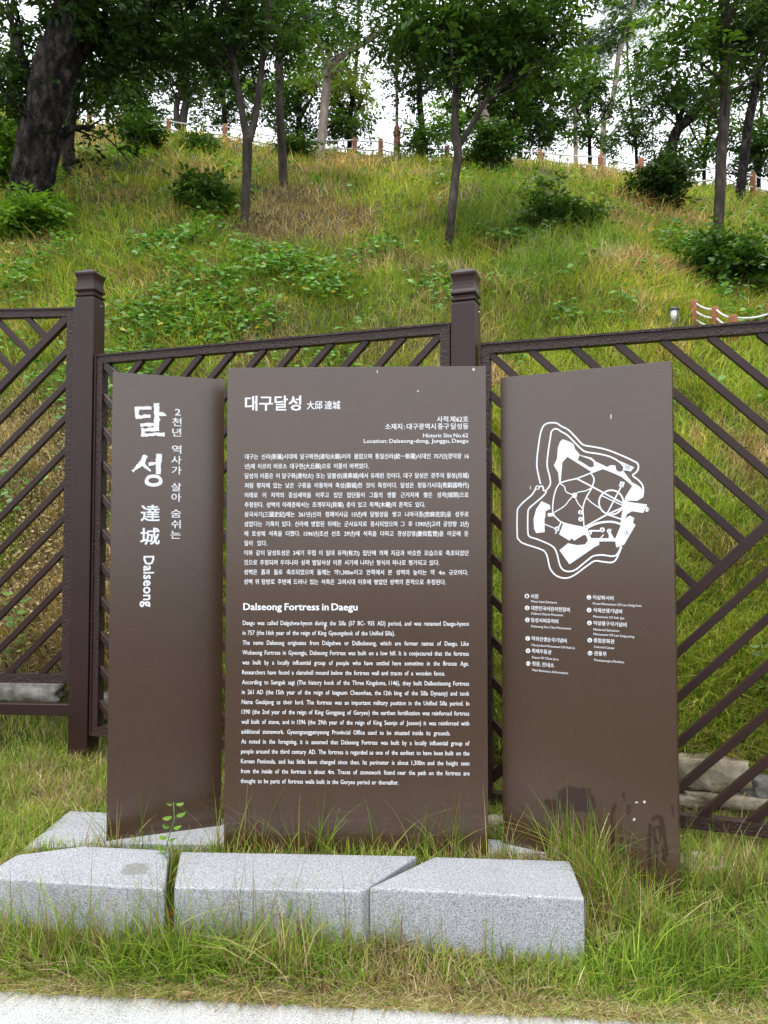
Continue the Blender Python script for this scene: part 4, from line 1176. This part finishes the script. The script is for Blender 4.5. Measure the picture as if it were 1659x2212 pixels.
shrub('low green shrub hugging the foot of the massive old tree', 65, 488, 52, 34, 'bright', 64, 600)
shrub('tangled vine clump on the upper bank left of the forked tree', 312, 305, 32, 26, 'mid', 65, 350)
shrub('small pale leafy shrub on the upper bank beside the vine clump', 428, 312, 16, 20, 'mid', 66, 120)
shrub('dark leafy shrub on the bank just left of the forked trunk', 455, 440, 48, 32, 'mid', 67, 420)
shrub('low shrub at the foot of the twin trunks', 375, 265, 48, 24, 'dark', 68, 350)
shrub('low dark shrub on the crest at the foot of the twin trunks, right side', 430, 272, 34, 18, 'dark', 69, 220)
shrub('soft grey green shrub in the middle of the right bank', 1195, 480, 66, 16, 'mid', 70, 300)
shrub('bright young sapling bush at the left edge, leaves close to the old trunk', 2, 330, 38, 90, 'bright', 71, 700, name='sapling_bush')
shrub('small shrub beside the straight slim trunk', 640, 325, 30, 18, 'mid', 72, 200)
shrub('low green shrub on the crest right of the forked tree', 520, 290, 26, 16, 'mid', 73, 160)
shrub('dark leafy weed clump below the round crest shrub', 1160, 425, 62, 12, 'mid', 74, 220)

# ------------------------------------------------------------------ grass
def blades(P, h, w, lean, col, r, seg=3, curl=0.5):
    """P (N,3); lean (N,2) horizontal tip offset in heights"""
    n = len(P)
    az = r.random(n) * 2 * math.pi
    sx = np.stack([np.cos(az), np.sin(az), np.zeros(n)], 1)
    Vs = []
    for k in range(seg + 1):
        t = k / seg
        off = np.zeros((n, 3))
        bend = t ** 2 * 0.8 + t * 0.2
        off[:, 0] = lean[:, 0] * bend * h; off[:, 1] = lean[:, 1] * bend * h
        ll = np.linalg.norm(lean, axis=1)
        off[:, 2] = h * (t - curl * np.minimum(ll, 1.6) * t * t * 0.45)
        ww = w * (1 - t ** 1.6 * 0.93) * (0.8 if k == 0 else 1)
        c = P + off
        Vs.append(c - sx * (ww / 2)[:, None]); Vs.append(c + sx * (ww / 2)[:, None])
    V = np.stack(Vs, 1)                                   # (n, 2(seg+1), 3)
    m = 2 * (seg + 1)
    base = np.arange(n)[:, None] * m
    Fq = np.concatenate([np.stack([base[:, 0] + 2 * k, base[:, 0] + 2 * k + 1, base[:, 0] + 2 * k + 3, base[:, 0] + 2 * k + 2], 1) for k in range(seg)])
    C = np.repeat(col, m, axis=0).reshape(n, m, 3)
    g = (np.arange(m) // 2 / seg)[None, :, None]
    return V.reshape(-1, 3), Fq, C.reshape(-1, 3)

def in_poly(x, y, poly):
    c = np.zeros(len(x), bool); j = len(poly) - 1
    for i in range(len(poly)):
        xi, yi = poly[i]; xj, yj = poly[j]
        k = ((yi > y) != (yj > y)) & (x < (xj - xi) * (y - yi) / (yj - yi + 1e-12) + xi)
        c ^= k; j = i
    return c

def panel_poly(p, m=0.004):
    n = np.array((-p.d[1], p.d[0])); A = p.A; B = p.A + p.d * p.w
    return [A - n * m, B - n * m, B + n * (p.T + m), A + n * (p.T + m)]
BLOCKED = FOOT + [panel_poly(q) for q in (P_L, P_C, P_R)]

GREEN = np.array(((0.135, 0.235, 0.018), (0.205, 0.315, 0.032), (0.275, 0.365, 0.050), (0.085, 0.160, 0.018), (0.165, 0.285, 0.038)))
STRAW = np.array(((0.40, 0.325, 0.175), (0.30, 0.225, 0.115), (0.50, 0.43, 0.27), (0.22, 0.145, 0.075)))
OLIVE = np.array(((0.29, 0.31, 0.06), (0.37, 0.36, 0.09), (0.24, 0.28, 0.05)))

def colours(n, dry, r, olive=0.3):
    """per blade colour: dry (N,) probability of straw"""
    c = GREEN[r.integers(0, len(GREEN), n)]
    o = r.random(n) < olive
    c[o] = OLIVE[r.integers(0, len(OLIVE), o.sum())]
    d = r.random(n) < dry
    c[d] = STRAW[r.integers(0, len(STRAW), d.sum())]
    return c * (0.6 + 0.65 * r.random((n, 1)))

def stuff(name, label, cat, V, Fq, C, mat):
    o = link(name, fast_mesh(name, V, Fq, C), mat)
    tag(o, label, cat, kind='stuff')
    return o

def lawn():
    r = np.random.default_rng(101)
    n = 175000
    X = r.uniform(-4.0, 3.4, n); Y = 2.72 + (6.2 - 2.72) * r.random(n) ** 1.25
    keep = np.abs(X) < Y * 0.56 + 0.8
    keep &= Y < toe(X) + 0.1
    kerb_edge = 2.84 - np.tan(math.radians(4.2)) * X
    edge = Y - kerb_edge
    keep &= edge > 0.02 * (fbm(X * 7, Y * 0 + 3.3, 91) - .5) * 2 - 0.05 * smooth01((X - .5) / .8)
    for q in BLOCKED: keep &= ~in_poly(X, Y, q)
    # thin out far lawn
    keep &= r.random(n) < np.clip(1.25 - (Y - 3.0) * 0.22, 0.45, 1)
    X, Y, edge = X[keep], Y[keep], edge[keep]; n = len(X)
    Z = height(X, Y) - 0.005
    patch = fbm(X * 2.1, Y * 2.1, 77); fine = fbm(X * 6, Y * 6, 79)
    dry = np.clip((patch - 0.42) * 2.6, 0, 0.85) + 0.65 * np.exp(-edge / 0.05) + 0.15
    frontc = np.exp(-((Y - 2.97) / 0.10) ** 2) * (1 - .85 * smooth01((X + .12) / .12) * smooth01((.85 - X) / .1))                          # tall green fringe before the blocks
    rightc = smooth01((X - 0.72) / 0.25) * smooth01((3.9 - Y) / 0.6)   # rank grass round the map board
    h = 0.045 + 0.06 * r.random(n) + 0.09 * np.clip(fine - .3, 0, 1)
    h = h + frontc * (0.06 + 0.24 * r.random(n) ** 2.5) * (0.3 + 1.3 * np.clip(fine - .2, 0, 1)) + rightc * (0.02 + 0.17 * r.random(n) ** 2.5) * (0.3 + 1.2 * np.clip(fine - .2, 0, 1))
    h *= np.clip(0.35 + edge / 0.10, 0.35, 1)
    dry = np.clip(dry - 0.6 * frontc - 0.3 * rightc, 0.04, 0.95)
    ll = np.abs(r.normal(0.55, 0.5, n)) + 0.5 * np.exp(-edge / 0.06)
    az = r.random(n) * 2 * math.pi
    lean = np.stack([np.cos(az) * ll, np.sin(az) * ll], 1)
    lean[:, 1] -= 0.9 * np.exp(-edge / 0.05)
    col = colours(n, dry, r, np.clip(0.38 - .3 * frontc - .2 * rightc, .05, 1))
    col = col * (.7 + .7 * fbm(X * 4 + 3, Y * 4, 83))[:, None]
    V, Fq, C = blades(Z[:, None] * np.array((0, 0, 1.0)) + np.stack([X, Y, np.zeros(n)], 1), h, 0.004 + 0.0045 * r.random(n), lean, col, r, 3, .7)
    stuff('lawn_grass', 'green and straw coloured lawn grass round the boards and blocks', 'grass', V, Fq, C, M_GRASS)
    # flat dry thatch lying over the kerb edge and between
    n = 15000
    X = r.uniform(-2.2, 2.4, n); e = r.exponential(0.07, n) - 0.035
    Y = 2.84 - np.tan(math.radians(4.2)) * X + e
    keep = np.ones(n, bool)
    for q in BLOCKED: keep &= ~in_poly(X, Y, q)
    X, Y, e = X[keep], Y[keep], e[keep]; n = len(X)
    Z = np.maximum(height(X, np.maximum(Y, 2.75)), -0.25) + 0.002
    az = r.random(n) * 2 * math.pi; ll = r.uniform(1.2, 3.0, n)
    V, Fq, C = blades(np.stack([X, Y, Z], 1), 0.018 + 0.02 * r.random(n), 0.003 + 0.002 * r.random(n), np.stack([np.cos(az) * ll, np.sin(az) * ll], 1), colours(n, np.full(n, .68), r) * 1.2, r, 3, 0.4)
    stuff('dry_thatch', 'dry flattened straw along the kerb edge', 'dry grass', V, Fq, C, M_GRASS)
    # long loose stalks in front of the boards
    Xs = []; 
    spots = []
    for (px, py, nn, sp) in ((545, 1842, 34, 45), (640, 1845, 22, 50), (700, 1846, 16, 30), (820, 1846, 26, 45), (905, 1846, 26, 35), (985, 1848, 34, 40), (1090, 1850, 14, 20), (1215, 1855, 34, 20), (1245, 1870, 60, 45), (1300, 1900, 60, 60), (1370, 1930, 60, 60), (1430, 1950, 55, 50), (230, 1832, 24, 60), (120, 1832, 18, 40), (330, 1832, 16, 40), (470, 1836, 20, 15), (365, 1900, 6, 6), (790, 1990, 60, 8), (1275, 1990, 60, 14), *[(x_, 2062, 16, 22) for x_ in range(10, 780, 46)], *[(x_, 2062, 6, 22) for x_ in range(800, 1275, 60)], *[(x_, 2085, 6, 30) for x_ in range(10, 780, 60)], *[(x_, 1990, 14, 30) for x_ in range(1310, 1660, 40)]):
        for k in range(int(nn * 1.9)):
            q = top_at(px + r.normal(0, sp * .6), py, -0.04 if py < 1980 else -0.25); spots.append((q[0] * .985, q[1] * .985 - abs(r.normal(0, .03))))
    S = np.array(spots)
    keep = np.ones(len(S), bool)
    for q in BLOCKED: keep &= ~in_poly(S[:, 0], S[:, 1], q)
    S = S[keep]; n = len(S)
    Z = height(S[:, 0], S[:, 1]) - 0.01
    h = (0.17 + 0.27 * r.random(n) ** 1.5) * np.where(S[:, 1] < 3.06, 0.72, 1.0)
    az = r.random(n) * 2 * math.pi; ll = np.abs(r.normal(0.4, 0.4, n))
    c = colours(n, np.where(S[:, 1] < 3.06, .06, .18), r, .22); red = (r.random(n) < .12) & (S[:, 1] > 3.06); c[red] = np.array((0.22, 0.10, 0.05)) * (0.7 + .6 * r.random((red.sum(), 1)))
    V, Fq, C = blades(np.stack([S[:, 0], S[:, 1], Z], 1), h, 0.003 + 0.0028 * r.random(n) + np.where(S[:, 1] < 3.06, .0015, 0), np.stack([np.cos(az) * ll, np.sin(az) * ll * .6], 1), c, r, 6, 0.7)
    stuff('long_grass', 'long thin grass stalks growing up in front of the boards', 'grass', V, Fq, C, M_GRASS)
lawn()

DRY = [(640, 430, 85, 1.0), (740, 500, 80, .9), (560, 520, 70, .8), (690, 480, 90, .9), (740, 340, 50, 1.1), (470, 300, 50, .9), (1330, 365, 70, 1.0), (1210, 355, 50, .9), (1350, 490, 60, .8), (1380, 560, 50, .6), (280, 420, 60, .6), (240, 300, 70, .5),
       (600, 715, 80, .5), (90, 520, 40, .8), (80, 1000, 120, .9), (60, 1250, 130, 1.0), (230, 1100, 110, 1.0), (220, 1350, 110, .9), (560, 740, 100, .5), (1500, 1150, 80, .45), (1600, 1300, 80, .45), (1640, 1000, 70, .5), (860, 690, 60, .3), (1430, 430, 40, .7), (980, 620, 70, .35)]
LEAFY = [(620, 615, 90, 1.0), (330, 560, 80, .9), (450, 640, 80, .8), (330, 700, 90, .7), (180, 640, 60, .5), (480, 690, 80, .6), (250, 470, 60, .6), (700, 640, 70, .8), (300, 345, 50, .6), (380, 440, 60, .7), (1560, 560, 90, .8), (1640, 520, 60, .8), (1480, 560, 50, .5), (30, 560, 60, .5), (760, 740, 60, .5), (1260, 720, 60, .5), (1190, 470, 70, .5), (820, 560, 40, .5), (120, 590, 60, .6), (400, 520, 80, .7), (540, 570, 70, .8)]
LUSH = [(1150, 470, 130, 1.0), (1080, 420, 100, .8), (1250, 540, 120, .7), (1000, 480, 80, .5), (1150, 600, 130, .5)]
def field(spec, X, Y):
    s = np.zeros(len(X))
    for px, py, rp, k in spec:
        g = ground_at(px, py); rm = rp / F * g[1]
        s += k * np.exp(-(((X - g[0]) / rm) ** 2 + ((Y - g[1]) / (rm * 1.25)) ** 2))
    return s

def hill():
    r = np.random.default_rng(202)
    n = 320000
    # even over the view: more per square metre close by
    Y = 1.0 / (1 / 3.6 + (1 / 23.5 - 1 / 3.6) * r.random(n))
    X = r.uniform(-1, 1, n) * (Y * .55 + .9)
    keep = (Y > toe(X) + 0.02)
    X, Y = X[keep], Y[keep]; n = len(X)
    Z = height(X, Y) - 0.01
    dry = field(DRY, X, Y); lush = field(LUSH, X, Y); leafy = field(LEAFY, X, Y)
    n1 = fbm(X * .9, Y * .9, 31); n2 = fbm(X * 2.7, Y * 2.7, 37)
    n0 = fbm(X * .38 + 4, Y * .38, 33)
    pd = np.clip(dry * 1.35 + (n1 - 0.5) * 2.6 + (n0 - .5) * 1.8 + (n2 - .5) * 1.6 + 0.12 + .25 * smooth01((X - .8) / .6) * smooth01((8 - Y) / 2) + .22 * smooth01((Y - 15) / 6) - lush * .6 - leafy * 0.45, 0.02, 0.97)
    n3 = fbm(X * 5, Y * 5, 41, 2)
    h = (0.08 + 0.13 * r.random(n) + 0.26 * np.clip(n2 - .4, 0, 1) + .14 * np.clip(n3 - .5, 0, 1)) * (1 + .35 * lush - .25 * np.clip(dry, 0, 1))
    h *= np.clip(0.55 + Y / 16, 0.7, 1.4)
    w = 0.004 + 0.0013 * Y * (0.5 + .9 * r.random(n))
    az = r.random(n) * 2 * math.pi; ll = np.abs(r.normal(.75, .55, n))
    lean = np.stack([np.cos(az) * ll, np.sin(az) * ll - .4], 1)
    col = colours(n, pd, r, 0.38)
    kind = fbm(X * 1.6 + 9, Y * 1.6, 71); kind2 = fbm(X * .5, Y * .5 + 7, 73)
    col = col * np.clip(.55 + 1.0 * kind + .6 * (kind2 - .5), .45, 1.35)[:, None] * np.stack([.88 + .3 * kind2, np.ones(n), .8 + .4 * kind], 1)
    col = col * (1 - .20 * np.clip(lush, 0, 1))[:, None] * np.where((lush > .4)[:, None], np.array((.85, 1.0, 1.25)), 1.0)
    V, Fq, C = blades(np.stack([X, Y, Z], 1), h, w, lean, col, r, 2, .95)
    stuff('bank_grass', 'long mixed green and dry grass covering the whole bank', 'grass', V, Fq, C, M_GRASS)
    # broad leaved ground cover
    n = 260000
    Y = 1.0 / (1 / 4.0 + (1 / 22.5 - 1 / 4.0) * r.random(n)); X = r.uniform(-1, 1, n) * (Y * .55 + .8)
    leafy = field(LEAFY, X, Y)
    n1 = fbm(X * 1.3, Y * 1.3, 51)
    pr = np.clip(leafy * .85 + (n1 - .54) * 1.8 * smooth01((Y - 5.5 - 1.5 * smooth01(X)) / 2.5), 0.0, 1)
    keep = (r.random(n) < pr) & (Y > toe(X) + .3)
    X, Y, lf = X[keep], Y[keep], leafy[keep]; n = len(X)
    hh = (0.06 + 0.22 * r.random(n) ** .7) * (0.7 + .6 * fbm(X * 3, Y * 3, 53)) + .9 * np.clip(fbm(X * 1.2, Y * 1.2, 57) - .5, 0, 1) * r.random(n) ** .5
    P = np.stack([X, Y, height(X, Y) + hh], 1)
    az = r.random(n) * 2 * math.pi
    ax = unit(np.stack([np.cos(az), np.sin(az) - .2, r.normal(-.2, .3, n)], 1))
    up = unit(np.array((0, -.45, 1.0)) + r.normal(0, .35, (n, 3)))
    sd = unit(np.cross(up, ax))
    ln = (0.05 + 0.06 * r.random(n)) * np.clip(.5 + Y / 16, .6, 1.6)
    t = r.random((n, 1)); c = np.array((0.055, 0.15, 0.022)) * (1 - t) + np.array((0.135, 0.28, 0.05)) * t
    yel = r.random(n) < .03; c[yel] = (0.32, 0.26, 0.04)
    V = leaf_quads(P, ax, sd, ln, ln * .75)
    C = np.repeat(c * (0.7 + .5 * r.random((n, 1))), 4, axis=0)
    stuff('ground_cover', 'broad leaved green weeds spreading in patches over the bank', 'weeds', V, np.arange(len(V)).reshape(-1, 4), C, M_WEED)
    # withered leaves hanging on the slope behind the left fence
    n = 13000
    Y = r.uniform(5.5, 8.5, n); X = r.uniform(-.62, -.25, n) * Y
    keep = Y > toe(X) + .1; X, Y = X[keep], Y[keep]; n = len(X)
    P = np.stack([X, Y, height(X, Y) + .03 + .12 * r.random(n)], 1)
    ax = unit(r.normal(0, 1, (n, 3)) + np.array((0, -.3, -.3))); up = unit(np.array((0, -.7, .7)) + r.normal(0, .5, (n, 3))); sd = unit(np.cross(up, ax))
    ln = 0.018 + .024 * r.random(n)
    c = STRAW[r.integers(0, 4, n)] * (0.6 + .7 * r.random((n, 1)))
    V = leaf_quads(P, ax, sd, ln, ln * .6)
    stuff('withered_leaves', 'dry withered leaves over the slope behind the left fence', 'dry leaves', V, np.arange(len(V)).reshape(-1, 4), np.repeat(c, 4, axis=0), M_GRASS)
hill()

# ------------------------------------------------------------------ small plants and litter
def weed(label, x, y, z, hgt, pairs, lf, seed, pal='bright', name='weed'):
    r = np.random.default_rng(seed)
    root = empty(name, (x, y, z)); tag(root, label, 'weed')
    pts = np.array([(0.02 * math.sin(k * 1.3 + seed), 0.015 * math.cos(k), hgt * k / 6) for k in range(7)])
    bm = bmesh.new(); tube(bm, pts, np.linspace(.004, .002, 7), 6)
    link('stem', bm_mesh('stem', bm), M_STEMG, root, True)
    for k in range(pairs):
        t = (k + .8) / pairs
        b = pts[0] * 0 + np.array((np.interp(t * 6, range(7), pts[:, 0]), np.interp(t * 6, range(7), pts[:, 1]), hgt * t))
        for sg in (-1, 1):
            a = 0.5 * k + (0 if sg > 0 else math.pi) + r.normal(0, .2)
            ax = Vector((math.cos(a), math.sin(a) * .6 - .15, r.uniform(-.1, .35))).normalized()
            sd = ax.cross(Vector((0, -.4, 1))).normalized()
            n = 12; ring = []
            ln = lf * r.uniform(.8, 1.15); c = pick(pal, 1, r)[0]
            nn = ax.cross(sd)
            for i in range(n):
                th = 2 * math.pi * i / n
                ring.append(tuple(Vector(b) + ax * (ln * (.55 - .5 * math.cos(th)) + .008) + sd * (ln * .33 * math.sin(th)) + nn * (ln * .12 * math.sin(th) ** 2)))
            me = bpy.data.meshes.new('leaf'); me.from_pydata(ring, [], [tuple(range(n))])
            at_ = me.color_attributes.new('Col', 'FLOAT_COLOR', 'POINT')
            at_.data.foreach_set('color', np.tile(np.array((*c, 1), dtype=np.float32), n))
            link('leaf', me, M_WEED, root)
M_STEMG = mat_plain('green_stem', (0.07, 0.13, 0.03), 0.6)
xw, yw = top_at(366, 1872, -0.02)
weed('small weed with paired rounded leaves growing in the gap between two granite blocks', xw, yw, -0.18, 0.44, 9, 0.040, 1)
g = ground_at(30, 1440); weed('leafy green weed growing up behind the fence bars at the left edge', g[0], g[1], g[2], 0.55, 9, 0.09, 2)
g = ground_at(1655, 1520); weed('thin weed at the right edge behind the fence', g[0], g[1], g[2], 0.35, 6, 0.06, 4, 'mid')

def curled_leaf(label, x, y, z, ln, c, seed, rz):
    r = np.random.default_rng(seed)
    bm = bmesh.new()
    for i in range(7):
        t = i / 6; w = ln * .34 * math.sin(math.pi * min(t * .92 + .06, 1))
        for j in range(5):
            s = (j - 2) / 2
            bm.verts.new((ln * (t - .5), w * s, .004 + ln * (.16 * s * s + .25 * (t - .5) ** 2) + r.normal(0, .0012)))
    bm.verts.ensure_lookup_table()
    for i in range(6):
        for j in range(4): bm.faces.new([bm.verts[k] for k in (i * 5 + j, i * 5 + j + 1, i * 5 + j + 6, i * 5 + j + 5)])
    m = mat_noise('dead_leaf', [(0.3, tuple(q * .6 for q in c)), (0.7, c)], 60, .7, 4)
    o = link('fallen_leaf', bm_mesh('fallen_leaf', bm), m, smooth=True)
    o.location = (x, y, z); o.rotation_euler = (r.normal(0, .25), r.normal(0, .25), rz)
    tag(o, label, 'leaf')
x, y = top_at(366, 1972, -0.13); curled_leaf('orange dead leaf caught in the gap between two granite blocks', x, y - .03, -0.13, .07, (.62, .22, .02), 1, 1.2)
x, y = top_at(400, 2158, -0.245); curled_leaf('tan dead leaf lying on the kerb edge, left of centre', x, y, -0.245, .07, (.42, .26, .14), 2, .2)
x, y = top_at(985, 2042, -0.2); curled_leaf('pale straw coloured dead leaf in the grass before the right granite block', x, y, -0.2, .06, (.55, .42, .24), 3, 1.0)
x, y = top_at(1140, 1816, 0.0); curled_leaf('pale dead leaf lying on the slab between the boards', x, y, 0.0, .05, (.60, .52, .40), 4, -.7)
